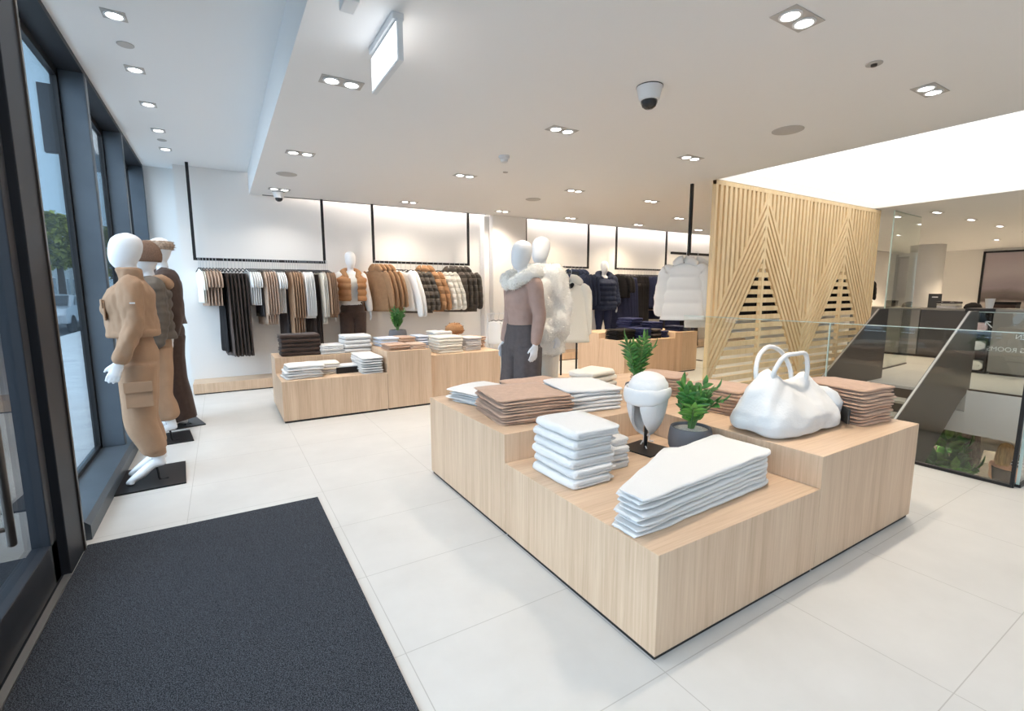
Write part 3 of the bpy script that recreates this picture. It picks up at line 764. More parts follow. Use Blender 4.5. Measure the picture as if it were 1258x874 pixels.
def stack(name, what, where, cat, loc, rotz, n, h, L, W, layers, mat_, group, jit=.012, rj=.03, seed=1, variants=3, top=None, grow=0., **kw):
    """a pile: every folded piece is an object of its own"""
    rnd = random.Random(seed*13+5); z = loc[2]; res = []
    vs = [fold_mesh(name, L, W, h*.95, layers, seed*10+k, **kw) for k in range(min(variants,n))]
    mts = mat_ if isinstance(mat_, list) else [mat_]
    cache = {}
    for i in range(n):
        key = (i % len(vs), mts[i % len(mts)])
        if key not in cache:
            me = vs[key[0]] if not vs[key[0]].materials else vs[key[0]].copy()
            if me.materials: me.materials.clear()
            me.materials.append(MATS[key[1]]); cache[key] = me
        o = bpy.data.objects.new(name, cache[key]); COL.objects.link(o)
        o.location = (loc[0]+rnd.uniform(-jit,jit), loc[1]+rnd.uniform(-jit,jit), z+.0005); o.rotation_euler = (0,0,rotz+rnd.uniform(-rj,rj))
        lab = f'{what} {where}' if n == 1 else f'{what}, {from_top(i,n)} in pile {where}'
        tag(o, lab, cat, group); res.append(o); z += h
    return res
# foreground, low plinth
stack('folded_sweater','thick white folded sweater','beside the trapper hat','sweater',(1.545,1.912,HL),-PI/2,6,.049,.36,.30,4,'white_knit','white sweaters on the low plinth',jit=.010,seed=2,slack=.10,rough=.07)
stack('folded_sweater','small white rolled knit','tucked behind the thick white sweaters','sweater',(1.80,1.93,HL),-PI/2,4,.042,.20,.15,2,'white_knit','white knits behind the sweaters',jit=.012,seed=3,slack=.1,rough=.1)
stack('folded_trousers','long white trousers laid flat','across the low front plinth','trousers',(1.815,1.425,HL),.055,8,.0225,.98,.34,2,'white_cloth','white trousers on the low plinth',jit=.010,rj=.018,seed=4,slack=.05,rough=.16,nst=30,keep_front=True,
      wf=lambda u:(.42+.62*min(1,u/.58)**1.1 if u<.58 else 1.04-.12*min(1,(u-.58)/.05)+.06*max(0,u-.64)/.36), tf=lambda u:.50+.50*min(1,u*1.15))
# foreground, left high plinth
stack('folded_tee','white folded tee shirt','at far left plinth corner','tee shirt',(1.63,3.10,HH),.35,5,.020,.42,.36,3,'white_cloth','white tees on the left plinth',jit=.02,rj=.10,seed=5,slack=.12,rough=.2,droop=.012)
stack('folded_trousers','rose tan folded trousers','in front on the left oak plinth','trousers',(1.66,2.60,HH),-.12,9,.0175,.50,.52,2,'rose_tan','large rose tan trouser pile',jit=.012,rj=.025,seed=6,slack=.04,rough=.2,droop=.01)
stack('folded_trousers','rose tan folded trousers','behind foreground white trousers','trousers',(2.10,3.12,HH),.05,5,.0175,.46,.34,2,'rose_tan','small rose tan trouser pile',jit=.012,rj=.03,seed=7,slack=.05,rough=.2)
stack('folded_trousers','white folded trousers','in the middle of the oak plinths','trousers',(2.15,2.60,HH),-.20,6,.026,.42,.48,2,'white_cloth','white trouser pile by the plant',jit=.012,rj=.03,seed=8,slack=.06,rough=.15,droop=.008)
stack('folded_sweater','cream ruffled knit','behind the white folded trousers','sweater',(2.62,3.02,HH),.2,3,.050,.36,.28,2,'cream_cloth','cream knits',jit=.02,rj=.2,seed=9,slack=.1,rough=.22)
# foreground, right high plinth
stack('folded_trousers','rose tan folded trousers','at the right end beside the handbag','trousers',(3.372,1.46,HH),-.10,11,.0205,.34,.44,2,'rose_tan','rose tan trousers beside the bag',jit=.012,rj=.04,seed=10,slack=.08,rough=.16,droop=.008)
stack('folded_trousers','rose tan ribbed trousers','between the potted plant and the handbag','trousers',(2.90,2.02,HH),.10,8,.0200,.34,.44,2,'rose_tan','ribbed rose tan trousers',jit=.014,rj=.05,seed=11,slack=.08,rough=.2)
stack('folded_trousers','mushroom brown ribbed trousers','farthest behind the potted plant','trousers',(2.98,2.62,HH),.45,7,.0205,.34,.40,2,'rose_tan','rear rose tan trousers',jit=.02,rj=.08,seed=12,slack=.08,rough=.25)

# handbag
mb = MB()
prof = [(0,.300,.160),(.010,.318,.172),(.05,.328,.176),(.10,.318,.164),(.15,.288,.136),(.20,.245,.102),(.245,.205,.068),(.28,.178,.042),(.30,.160,.028)]
rings = []
for z, rx, ry in prof:
    r = []
    for j in range(72):
        a = 2*PI*j/72; c, q = math.cos(a), math.sin(a); k = abs(c); f = z/.30
        zz = z + (.040*k**3 - .055*(1-k)**1.6)*f*f - .045*max(0,c)*f
        fold = .010*math.sin(a*4+z*12)*f*(1-f*.4) + .006*math.sin(a*9-z*34)*min(1,z*8)
        r.append(((rx+fold)*math.copysign(abs(c)**.62,c)-.045*f, (ry+fold)*math.copysign(abs(q)**.62,q), zz))
    rings.append(r)
mb.loft(rings)
me = remesh(mb,.010,4,'bag_body'); displace(me,.020,5.0,3,(1,1,1.3),.006,13)
zmin = min(v.co.z for v in me.vertices)
for v in me.vertices: v.co.z -= zmin
t = thing('handbag','large white slouchy handbag with two round handles on the high plinth','bag',(2.815,1.505,HH),-.03)
link('bag_body', me, 'white_cloth', t)
for y, lx, top in ((-.035,-.055,.415),(.045,-.07,.44)):
    m = MB(); m.tube([(-.150+lx,y*.8,.255),(-.148+lx,y*1.1,.33),(-.095+lx,y*1.5,.405),(0+lx,y*1.7,top),(.095+lx,y*1.5,.405),(.150+lx,y*1.1,.32),(.155+lx,y*.8,.245)],.0115,12,6); m.build('handle','white_cloth',t,smooth=True)
m = MB(); m.bar((.245,-.190,.066),(.335,-.100,.066),.012,.085); m.build('leather_tag','panel_dark',t,bevel=.004); t.scale = (1.10,1.10,1.08)
m = MB(); m.stack_rings([(.08,.270,-.03,.055,.10),(.13,.280,-.03,.06,.105),(.18,.265,-.03,.05,.085),(.205,.245,-.03,.02,.04)],20); link('side_gather', displace(m.mesh('side_gather',True),.012,24,2),'white_cloth',t)

# trapper hat on its stand
t = thing('hat_stand','black metal hat stand with square base on the low plinth','stand',(2.170,1.992,HL),.15)
MB().box(-.115,.115,-.115,.115,0,.008).build('base','metal_black',t,bevel=.002)
MB().tube([(0,0,.008),(0,0,.40)],.011,12,1).build('post','metal_black',t,smooth=True)
mb = MB(); mb.lathe([(0,.40),(.05,.40),(.055,.405),(.0,.41)],(0,0,0),20); mb.build('cap_rest','metal_black',t,smooth=True)
t = thing('trapper_hat','white quilted trapper hat with ear flaps tied below, on a black stand','hat',(2.170,1.992,HL+.262),-PI/2-1.35)
mb = MB(); mb.stack_rings([(.030,0,0,.112,.106),(.045,0,0,.122,.116),(.10,0,0,.126,.120),(.15,-.004,0,.120,.114),(.19,-.008,0,.092,.088),(.212,-.010,0,.058,.056),(.222,-.010,0,.02,.02)],40)
link('crown', displace(remesh(mb,.008,2,'crown'),.006,15,3,(1,1,1),.002,40), 'white_cloth', t)
mb = MB(); mb.tube([(-.06,.116,.104),(.02,.124,.094),(.090,.090,.084),(.130,0,.078),(.090,-.090,.084),(.02,-.124,.094),(-.06,-.116,.104)],[.024,.036,.040,.042,.040,.036,.024],16,5,(1.15,.36),(0,0,1))
link('brim', displace(mb.mesh('brim',True),.005,18,2), 'white_cloth', t)
for s in (1,-1):
    mb = MB(); rings = []
    for k in range(17):
        u = k/16; rr = .112*max(0,1-u**2.6)**.72+.018; z = .085-.262*u
        c0, hr = R(96-8*u), R(62*(1-u**2.8)+20)
        outer = [(rr*math.cos(c0-hr+2*hr*i/14), s*rr*math.sin(c0-hr+2*hr*i/14)*.92, z+.012*math.sin(i/14*PI)) for i in range(15)]
        inner = [((rr-.016)*math.cos(c0-hr+2*hr*i/14), s*(rr-.016)*math.sin(c0-hr+2*hr*i/14)*.92, z+.012*math.sin(i/14*PI)) for i in range(14,-1,-1)]
        rings.append(outer+inner)
    mb.loft(rings); link('ear_flap', displace(mb.mesh('ear_flap',True,angle=60),.005,16,6+s), 'white_cloth', t)
m = MB(); m.tube([(-.01,.020,-.175),(.015,.03,-.195),(.045,.075,-.185)],.0045,8,3); m.tube([(-.01,-.018,-.175),(.0,-.010,-.22),(.01,.015,-.255)],.0045,8,3); m.tube([(-.008,0,-.175),(-.012,-.02,-.21),(-.004,-.035,-.24)],.0045,8,3)
m.build('tie_cords','white_cloth',t,smooth=True)

# ------------------------------------------------------------------ plants
def leaf(mb, base, d, up, l, w, fold=.25):
    d = Vector(d).normalized(); up = Vector(up); sd = d.cross(up).normalized(); up = sd.cross(d)
    base = Vector(base); prof = [(0,.12),(.2,.72),(.45,1),(.7,.78),(.88,.38),(1,.03)]
    vs, fs = [], []
    for u, k in prof:
        c = base + d*l*u - up*l*.14*u*u
        vs += [c-sd*w/2*k+up*w*fold*k, c, c+sd*w/2*k+up*w*fold*k]
    for i in range(len(prof)-1):
        a = i*3; fs += [(a,a+1,a+4,a+3),(a+1,a+2,a+5,a+4)]
    mb.add(vs, fs)
def frond(t, top, az, lean, H, n, l, w, mat_, seed):
    rnd = random.Random(seed)
    dirv = Vector((math.cos(az), math.sin(az), 0)); mb = MB(); st = MB()
    def pt(u): return dirv*(lean*H*u**1.6+.012) + Vector((0,0,H*u*(1-.12*lean*u)))
    st.tube([pt(0),pt(.33),pt(.66),pt(1)],[.0058,.005,.004,.0025],8,3)
    for i in range(n):
        u = .22+.78*(i+.5)/n; p = pt(u); tg = (pt(min(1,u+.02))-pt(u-.02)).normalized()
        sd = tg.cross(Vector((0,0,1)));
        if sd.length < .2: sd = Vector((-math.sin(az),math.cos(az),0))
        sd.normalize(); nn = sd.cross(tg)
        k = .65+.5*math.sin(PI*(i+1)/(n+1))
        for s in (1,-1):
            leaf(mb, p, tg*.55+sd*s*.8+nn*rnd.uniform(-.1,.35), nn, l*k*rnd.uniform(.85,1.15), w*k)
    p = pt(1); leaf(mb, p, pt(1)-pt(.93), dirv.cross(Vector((-math.sin(az),math.cos(az),0)))*-1, l*.9, w*.8)
    o = st.build('stem','stem_green',t,smooth=True); o.location = (0,0,top)
    f = mb.build('leaves', mat_, o, smooth=True)
    md = f.modifiers.new('t','SOLIDIFY'); md.thickness = .0012
def plant(label, loc, pr, ph, fr, seed, hl=.07, wl=.032, n=6, mat2='leaf_green', avoid=None):
    rnd = random.Random(seed)
    t = thing('potted_plant', label, 'plant', loc, 0)
    MB().lathe([(0,0),(pr*.70,0),(pr*.80,ph*.08),(pr*.97,ph*.35),(pr,ph*.58),(pr*.95,ph*.85),(pr*.90,ph),(pr*.82,ph),(pr*.80,ph*.90),(0,ph*.90)],n=40).build('pot','pot_grey',t,smooth=True,angle=50)
    mb = MB(); mb.lathe([(0,ph*.88),(pr*.79,ph*.88),(pr*.79,ph*.91),(pr*.4,ph*.945),(0,ph*.95)],n=24); mb.build('gravel','gravel',t,smooth=True)
    top = ph*.93
    for i in range(fr[0]):
        az = i*2.399+rnd.uniform(-.3,.3); k = i/max(1,fr[0]-1)
        lean = fr[3]+fr[4]*k+rnd.uniform(-.06,.06)
        if avoid is not None and abs((az-avoid+PI)%(2*PI)-PI) < .95: lean *= .25
        frond(t, top, az, lean, fr[1]+(fr[2]-fr[1])*rnd.random(), n, hl, wl, mat2 if i%3 else 'leaf_light', seed*40+i)
    return t
plant('zamioculcas in a rounded grey pot on the low front plinth',(2.306,1.775,HL), .126,.175,(13,.15,.27,.15,.62), 3, .080,.042,5, avoid=2.27)
plant('tall green plant in a grey pot behind the white trapper hat', (2.60,2.50,HH), .085,.12,(6,.27,.36,.12,.30), 5, .085,.026,9)
plant('bushy green plant in a grey pot on the oak ledge below the camel coats', (2.07,6.46,.7), .125,.17,(12,.16,.30,.05,.32), 8, .075,.024,9)
# ------------------------------------------------------------------ rails and hanging clothes
def rail(label, x0, x1, y, zb, zt0, zt1=None, w=.036, group='black clothes rails on the rear wall'):
    t = thing('clothes_rail', label, 'clothes rail', (x0,y,0), 0, group)
    zt1 = zt1 or zt0
    MB().box(-w/2,w/2,-.015,.015,zb,zt0).build('post','metal_black',t)
    MB().box(x1-x0-w/2,x1-x0+w/2,-.015,.015,zb,zt1).build('post','metal_black',t)
    MB().box(w/2,x1-x0-w/2,-.015,.015,zb,zb+.036).build('bar','metal_black',t)
    return t
RY = 7.88
ZB = [1.822, 1.856, 1.868, 1.868]
rail('black ceiling-hung rail at the far left holding brown and white clothes', -.26, 1.41, RY, ZB[0], ZU, ZL)
rail('black ceiling-hung rail holding the puffer jackets', 2.17, 3.87, RY, ZB[1], ZL)
rail('black rail just right of the white pier behind the fur coat', 5.10, 6.66, RY, ZB[2], ZL)
rail('black rail holding navy trousers and black hangers', 7.45, 9.03, RY, ZB[3], ZL)
rail('black rail half hidden behind the slatted screen', 9.82, 11.4, RY, ZB[3], ZL)

def hanger_mesh(w):
    m = MB(); m.tube([(0,-w/2,-.150),(0,-w/4,-.125),(0,0,-.100),(0,w/4,-.125),(0,w/2,-.150)],.0065,8,3); return m.mesh('hanger',True)
def hook_mesh():
    m = MB(); m.tube([(0,0,-.100),(0,0,-.055),(0,-.012,-.022),(0,-.023,.004),(0,-.022,.038),(0,0,.046),(0,.016,.044)],.0028,6,3); return m.mesh('hook',True)
mat('hook_steel', (.62,.63,.65), .3, .9)
HANG = {}
def g_top(L, w, sl, th, flare=0., pleat=0., puff=None, hood=False, seed=1, sth=.040, so=.06):
    mb = MB(); rings = []
    n = 40 if puff else 16
    for i in range(n+1):
        u = i/n; z = -.118-u*L
        d = u*L
        if d < .02: hw = .055+d*3
        elif d < .075: hw = .115+(w/2-.115)*((d-.02)/.055)**.7
        else: hw = w/2*(.97+flare*(d/L)) if d > .14 else w/2*.99
        t = th*(.55+.45*min(1,d/.12))*(1+flare*.6*u)
        if puff: t += puffz(d,puff[0],puff[1]); hw += puffz(d,puff[0],puff[1])*.8
        r = []
        for j in range(24):
            a = 2*PI*j/24; c, s = math.cos(a), math.sin(a)
            pl = 1+pleat*math.cos(a*7+seed)*u
            r.append((t*pl*math.copysign(abs(c)**.8,c), hw*(1+pleat*.3*math.cos(a*5)*u)*s, z))
        rings.append(r)
    mb.loft(rings)
    if sl:
        for s in (1,-1):
            pts = [(0,s*(w/2-.045),-.185),(0,s*(w/2+.005),-.24),(.0,s*(w/2+so*.72),-.19-sl*.55),(.0,s*(w/2+so),-.19-sl)]
            rad = [sth*1.05,sth*1.15,sth,sth*.78]
            if puff:
                P2, R2 = [], []
                V = [Vector(p) for p in pts]
                for i in range(3):
                    for k in range(6):
                        q = k/6; P2.append(V[i].lerp(V[i+1],q)); R2.append(rad[i]*(1-q)+rad[i+1]*q+puffz(i*6+k+.5,3,puff[1]*.8))
                P2.append(V[3]); R2.append(rad[3]); pts, rad = P2, R2
            mb.tube(pts, rad, 12, 3, (1.35,min(1.0,th/sth*(.62 if puff else .85))), (0,1,0))
    if hood: mb.tube([(0,-.13,-.125),(0,-.06,-.075),(0,.05,-.07),(0,.12,-.115)],[.045,.055,.055,.04],12,4,(1.0,min(1,th/.055)),(0,1,0))
    me = mb.mesh('g', True)
    displace(me, min(.010,th*.22), 8, seed, (1,1,.5), min(.003,th*.08), 30)
    return me
def g_legs(L, w, th, pleat=.25, seed=1):
    mb = MB()
    mb.stack_rings([(-.118,0,0,th*.7,w*.42),(-.14,0,0,th*.8,w*.43),(-.28,0,0,th,w*.50),(-.36,0,0,th,w*.50)],24)
    for s in (1,-1):
        rings = []
        for i in range(12):
            u = i/11; z = -.30-u*(L-.18); hw = w*(.25+.03*u)
            r = []
            for j in range(20):
                a = 2*PI*j/20; c, q = math.cos(a), math.sin(a)
                r.append((th*(1+pleat*math.cos(a*6+seed*2))*c + s*.003, s*w*.235+hw*q, z))
            rings.append(r)
        mb.loft(rings)
    me = mb.mesh('g', True); displace(me,.008,7,seed,(1,1,.4)); return me
def g_long(L, w, th, pleat=.3, seed=1, flare=.25):
    mb = MB(); rings = []
    for i in range(18):
        u = i/17; z = -.17-u*(L-.05); hw = w/2*(.72+flare*u+.10*min(1,u*6))
        r = []
        for j in range(32):
            a = 2*PI*j/32; c, q = math.cos(a), math.sin(a)
            pl = 1+pleat*(.3+u)*math.cos(a*9+seed*1.3)
            r.append((th*pl*c, hw*q*(1+.03*math.cos(a*8+seed)), z-.012*math.cos(a*4+seed)*u))
        rings.append(r)
    mb.loft(rings); me = mb.mesh('g', True); displace(me,.008,6,seed,(1,1,.3)); return me
def hang(kind, name, what, cat, where, n, x0, x1, y, zb, yaw, mat_, group, hw=.40, hmat='metal_black', seed=1, jit=.05, hookmat='hook_steel', along='x', single=None, **kw):
    rnd = random.Random(seed*7+1)
    fn = {'top':g_top,'legs':g_legs,'long':g_long}[kind]
    if n > 1:                      # keep neighbours on the rail from passing through each other
        room = abs(x1-x0)/n*math.cos(yaw)*.47
        kw['th'] = min(kw['th'], room*(.50 if kw.get('puff') else (.80 if not kw.get('pleat') else .70)))
        if kind == 'long': kw['th'] = min(kw['th'], room*.70)
        if kw.get('puff'): kw['puff'] = (kw['puff'][0], min(kw['puff'][1], room*.36))
        jit = jit*.3
    ms = [fn(seed=seed*5+k, **kw) for k in range(min(3,n))]
    key = ('h',hw)
    if key not in HANG: HANG[key] = hanger_mesh(hw)
    if 'k' not in HANG: HANG['k'] = hook_mesh()
    for i in range(n):
        u = (i+.5)/n; x = x0+(x1-x0)*u
        me = ms[i%len(ms)]; 
        mm = mat_ if isinstance(mat_,str) else mat_[i%len(mat_)]
        if me.materials and me.materials[0].name != mm: me = me.copy(); me.materials.clear()
        g = link(name, me, mm)
        g.location = (x,y,zb-.0005) if along=='x' else (y,x,zb-.0005); g.rotation_euler = (0,0,yaw+rnd.uniform(-jit,jit)+(PI/2 if along=='y' else 0))
        lab = f'{what} {where}' if n==1 else f'{what}, {ORD[i]} of {n} from the window, {where}'
        tag(g, lab, cat, group)
        h = link('hanger', HANG[key] if HANG[key].materials else HANG[key], hmat, g)
        link('hook', HANG['k'], hookmat, h).rotation_euler = (0,0,-g.rotation_euler.z)
W1 = 'left rail'; G1 = 'clothes on the left rail'
z = ZB[0]; Y = R(12)
hang('top','hanging_blouse','pale beige top','top',W1,2,-.235,-.19,RY,z,Y,'cream_cloth',G1,L=.46,w=.40,sl=.20,th=.014,seed=1,jit=.02)
hang('top','hanging_blouse','pink tan short top over brown stripes','top',W1,5,-.19,.00,RY,z,Y,['rose_tan','taupe_tan'],G1,L=.50,w=.42,sl=.16,th=.016,seed=2,jit=.02)
hang('long','hanging_trousers','short black trousers behind the long brown ones','trousers',W1,2,.00,.05,RY+.03,z,Y,'black_cloth',G1,L=1.14,w=.40,th=.014,seed=3,jit=.02)
hang('long','hanging_trousers','long wide dark brown trousers','trousers',W1,6,.05,.32,RY-.02,z,Y,'brown',G1,L=1.20,w=.46,th=.019,seed=4,jit=.03,flare=.35)
hang('top','hanging_tee','white short tee shirt','tee shirt',W1,5,.33,.47,RY,z,Y,'shirt_white',G1,L=.50,w=.42,sl=.16,th=.013,seed=5,jit=.02)
hang('long','hanging_blouse','single charcoal narrow top beside white tees on the','top',W1,1,.475,.495,RY,z,Y,'charcoal',G1,L=.66,w=.38,th=.010,seed=6,jit=.0)
hang('top','hanging_shirt','pink tan long shirt','shirt',W1,5,.50,.66,RY,z,Y,'taupe_tan',G1,L=.78,w=.44,sl=.55,th=.015,seed=7,jit=.02,flare=.1,pleat=.2)
hang('top','hanging_tee','white tee shirt with wide sleeves','tee shirt',W1,4,.67,.78,RY,z,Y,'shirt_white',G1,L=.62,w=.46,sl=.18,th=.013,seed=8,jit=.02)
hang('long','hanging_trousers','charcoal short trousers beside tan coats','trousers',W1,2,.785,.83,RY+.03,z,Y,'charcoal',G1,L=.98,w=.38,th=.010,seed=9,jit=.02)
hang('top','hanging_coat','long tan trench coat','coat',W1,5,.835,1.00,RY-.02,z,Y,'khaki_tan',G1,L=1.10,w=.46,sl=.6,th=.016,seed=10,jit=.02,flare=.15,pleat=.25)
hang('top','hanging_shirt','white pleated shirt','shirt',W1,6,1.01,1.15,RY-.02,z,Y,'shirt_white',G1,L=.70,w=.46,sl=.58,th=.012,seed=11,jit=.02,flare=.2,pleat=.25)
hang('long','hanging_trousers','dark brown wide trousers on black hangers','trousers',W1,4,1.16,1.26,RY,z,Y,'brown',G1,L=1.18,w=.44,th=.012,seed=12,jit=.02,flare=.3)
hang('top','hanging_shirt','cream long shirt','shirt',W1,3,1.265,1.335,RY,z,Y,'cream_cloth',G1,L=.80,w=.44,sl=.6,th=.011,seed=13,jit=.02,flare=.1)
hang('top','hanging_shirt','camel shirt at the right end','shirt',W1,4,1.34,1.455,RY-.03,z,R(14),'khaki_tan',G1,L=.70,w=.46,sl=.56,th=.015,seed=14,jit=.02,flare=.2,pleat=.2)
W2 = 'puffer rail'; G2 = 'jackets on the puffer rail'
z = ZB[1]; Y = R(34)
hang('top','hanging_jacket','camel hooded jacket with toggles','jacket',W2,4,2.13,2.43,RY-.04,z,R(28),'camel',G2,L=.66,w=.50,sl=.50,th=.034,hood=True,seed=20,jit=.03,sth=.05,flare=.25,so=.12)
hang('top','hanging_sweater','white long-sleeved sweatshirt','sweatshirt',W2,2,2.50,2.63,RY-.06,z,Y,'shirt_white',G2,L=.66,w=.56,sl=.66,th=.030,seed=21,jit=.02,sth=.052,so=.17,flare=.25)
hang('top','hanging_jacket','dark brown quilted jacket','jacket',W2,3,2.63,2.90,RY-.05,z,Y,'brown_quilt',G2,L=.70,w=.52,sl=.56,th=.024,puff=(.11,.020),seed=22,jit=.03,sth=.052,so=.17,flare=.25)
hang('top','hanging_jacket','orange brown quilted jacket','jacket',W2,2,2.92,3.10,RY-.05,z,Y,'orange_quilt',G2,L=.68,w=.52,sl=.56,th=.024,puff=(.13,.020),seed=23,jit=.03,sth=.052,hood=True,so=.17,flare=.25)
hang('top','hanging_jacket','cream quilted jacket','jacket',W2,3,3.12,3.38,RY-.05,z,Y,'cream_quilt',G2,L=.66,w=.52,sl=.56,th=.022,puff=(.10,.018),seed=24,jit=.03,sth=.050,so=.17,flare=.25)
hang('top','hanging_jacket','dark brown quilted jacket with hood','jacket',W2,4,3.42,3.80,RY-.05,z,Y,'brown_quilt',G2,L=.70,w=.52,sl=.56,th=.026,puff=(.09,.020),seed=25,jit=.03,sth=.052,hood=True)
W3 = 'rail behind fur coat'; G3 = 'clothes on the rail behind the fur coat'
z = ZB[2]; Y = R(20)
hang('top','hanging_blouse','black top on a black hanger','top',W3,5,5.25,5.75,RY,z,Y,'black_cloth',G3,L=.60,w=.42,sl=.5,th=.025,seed=30,jit=.05,hookmat='metal_black')
hang('top','hanging_jacket','navy top on a black hanger','jacket',W3,3,5.78,6.10,RY,z,Y,'navy',G3,L=.64,w=.46,sl=.55,th=.03,seed=31,jit=.05,hookmat='metal_black')
hang('top','hanging_jacket','navy quilted jacket','jacket',W3,4,6.12,6.50,RY-.05,z,R(38),'navy_puffer',G3,L=.74,w=.54,sl=.56,th=.034,puff=(.10,.022),seed=32,jit=.04,sth=.055,hood=True,hookmat='metal_black')
W4 = 'navy rail'; G4 = 'clothes on the navy rail'
z = ZB[3]; Y = R(30)
hang('top','hanging_blouse','black shaggy knit','sweater',W4,2,7.46,7.62,RY-.03,z,Y,'black_cloth',G4,L=.50,w=.46,sl=.3,th=.045,seed=40,jit=.05,hookmat='metal_black')
hang('long','hanging_trousers','long navy wide trousers','trousers',W4,5,7.52,7.92,RY,z,Y,'navy',G4,L=1.24,w=.44,th=.030,seed=41,jit=.04,flare=.3,hookmat='metal_black')
hang('legs','hanging_trousers','black straight trousers','trousers',W4,4,7.95,8.27,RY,z,Y,'black_cloth',G4,L=1.20,w=.40,th=.026,seed=42,jit=.04,hookmat='metal_black')
hang('top','hanging_blouse','navy long-sleeved sweater','sweater',W4,3,8.30,8.52,RY,z,Y,'navy',G4,L=.74,w=.46,sl=.60,th=.028,seed=43,jit=.04,hookmat='metal_black')
hang('top','hanging_blouse','black long-sleeved top beside the pale pink shirt,','top',W4,1,8.53,8.60,RY,z,Y,'black_cloth',G4,L=.78,w=.44,sl=.58,th=.022,seed=44,jit=.0,hookmat='metal_black')
hang('top','hanging_shirt','pale pink shirt among dark clothes','shirt',W4,2,8.62,8.74,RY,z,Y,'pink_cloth',G4,L=.80,w=.44,sl=.60,th=.018,seed=45,jit=.03,hookmat='metal_black')
hang('long','hanging_trousers','navy skirt','skirt',W4,3,8.76,8.96,RY,z,Y,'navy',G4,L=1.0,w=.42,th=.024,seed=46,jit=.03,hookmat='metal_black')
W5 = 'rail by slatted screen'
rail('black rail of dark jackets added to darken the slatted screen gaps', 11.9, 14.6, RY, ZB[3], ZL)
hang('top','hanging_jacket','black long quilted jacket','jacket','rail added behind slatted screen',12,12.0,14.5,RY-.05,z,R(40),'black_cloth','black jackets added behind the screen',L=1.0,w=.52,sl=.58,th=.06,puff=(.11,.02),seed=48,jit=.04,hookmat='metal_black')  # jackets added so the gaps of the screen look dark
hang('top','hanging_jacket','black quilted jacket','jacket',W5,5,9.95,10.7,RY-.05,z,Y,'black_cloth','jackets on the last rail',L=.80,w=.52,sl=.58,th=.035,puff=(.11,.02),seed=47,jit=.04,hookmat='metal_black')

rail('black rail of dark jackets added at the far end to darken screen gaps', 15.4, 19.2, RY, ZB[3], ZL)
hang('top','hanging_jacket','black padded long jacket','jacket','rail added at far end',12,15.5,19.1,RY-.05,ZB[3],R(50),'black_cloth','black jackets added at the far end',L=1.1,w=.54,sl=.58,th=.08,puff=(.11,.02),seed=49,jit=.04,hookmat='metal_black')  # second row added to darken the gaps of the other slat pattern
# small low rail with white tops at the pier
t = thing('clothes_rail','small low white rail with white tops in front of the pier','clothes rail',(3.93,7.28,0))
for x in (0,.62):
    MB().box(x-.011,x+.011,-.011,.011,.012,1.02).build('post','plastic_white',t)
    MB().box(x-.02,x+.02,-.2,.2,0,.012).build('foot','plastic_white',t)
MB().box(.011,.609,-.011,.011,1.00,1.02).build('bar','plastic_white',t)
hang('top','hanging_tee','white ribbed camisole','camisole','small rail by pier',5,4.0,4.50,7.28,.998,R(35),'shirt_white','camisoles on the small low rail',hw=.26,L=.40,w=.30,sl=0,th=.030,seed=50,jit=.05,flare=.15)

# ceiling-hung rail with the white jackets in front of the screen edge
t = thing('clothes_rail','black rail hung from the ceiling beside the slatted screen','clothes rail',(5.345,4.28,0))
MB().box(-.017,.017,-.017,.017,1.872,ZL).build('post','metal_black',t)
MB().box(.017,.62,-.015,.015,1.872,1.902).build('bar','metal_black',t)
MB().box(-.34,-.017,-.015,.015,1.872,1.902).build('bar','metal_black',t)
for k,(xx,lab) in enumerate(((5.27,'front'),(5.50,'second'))):
    hang('top','hanging_jacket',f'big white quilted jacket, {lab} one','jacket','on the ceiling-hung rail by the screen',1,xx,xx,4.28,1.872,R(40+4*k),'white_cloth','white jackets beside the screen',hw=.36,L=.74,w=.42,sl=.60,th=.052,puff=(.17,.020),seed=51+k,jit=0,sth=.058,flare=.35,so=.09,hood=True,hookmat='metal_black')
hang('top','hanging_jacket','big white quilted jacket half hidden by the screen edge','jacket','on the ceiling-hung rail',1,5.77,5.77,4.28,1.872,R(50),'white_cloth','white jackets beside the screen',hw=.36,L=.86,w=.44,sl=.66,th=.052,puff=(.17,.020),seed=54,jit=0,sth=.060,flare=.30,so=.08,hookmat='metal_black')

# cream sherpa jacket on a stand behind the fur coat
t = thing('clothes_stand','black two-post clothes stand on an oak block behind the fur coat','clothes stand',(3.74,4.76,0),-.65)
MB().box(-.20,.20,.02,.30,0,.30).build('block','oak',t,bevel=.003)
for x in (-.10,.10): MB().box(x-.012,x+.012,.168,.192,.30,1.62).build('post','metal_black',t)
MB().box(-.112,.112,.167,.193,1.62,1.645).build('bar','metal_black',t); MB().box(-.012,.012,-.02,.167,1.62,1.645).build('arm','metal_black',t)
hang('top','hanging_jacket','cream fleece hooded jacket with a dark neck','jacket','on the stand behind the fur coat',1,3.74,3.74,4.76,1.62,R(52),'cream_cloth','jackets on the stand',L=.74,w=.38,sl=.56,th=.080,seed=53,jit=0,sth=.050,hood=True,flare=.40,so=.040,hookmat='metal_black')
m = MB(); m.tube([(-.070,-.035,-.135),(-.088,0,-.165),(-.070,.035,-.135)],[.022,.030,.022],12,4); m.build('neck_hollow','black_cloth',[o for o in COL.objects if o.name.startswith('hanging_jacket') and 'fleece' in o['label']][0],smooth=True)  # black plug puts the shade of the neck opening into a solid part
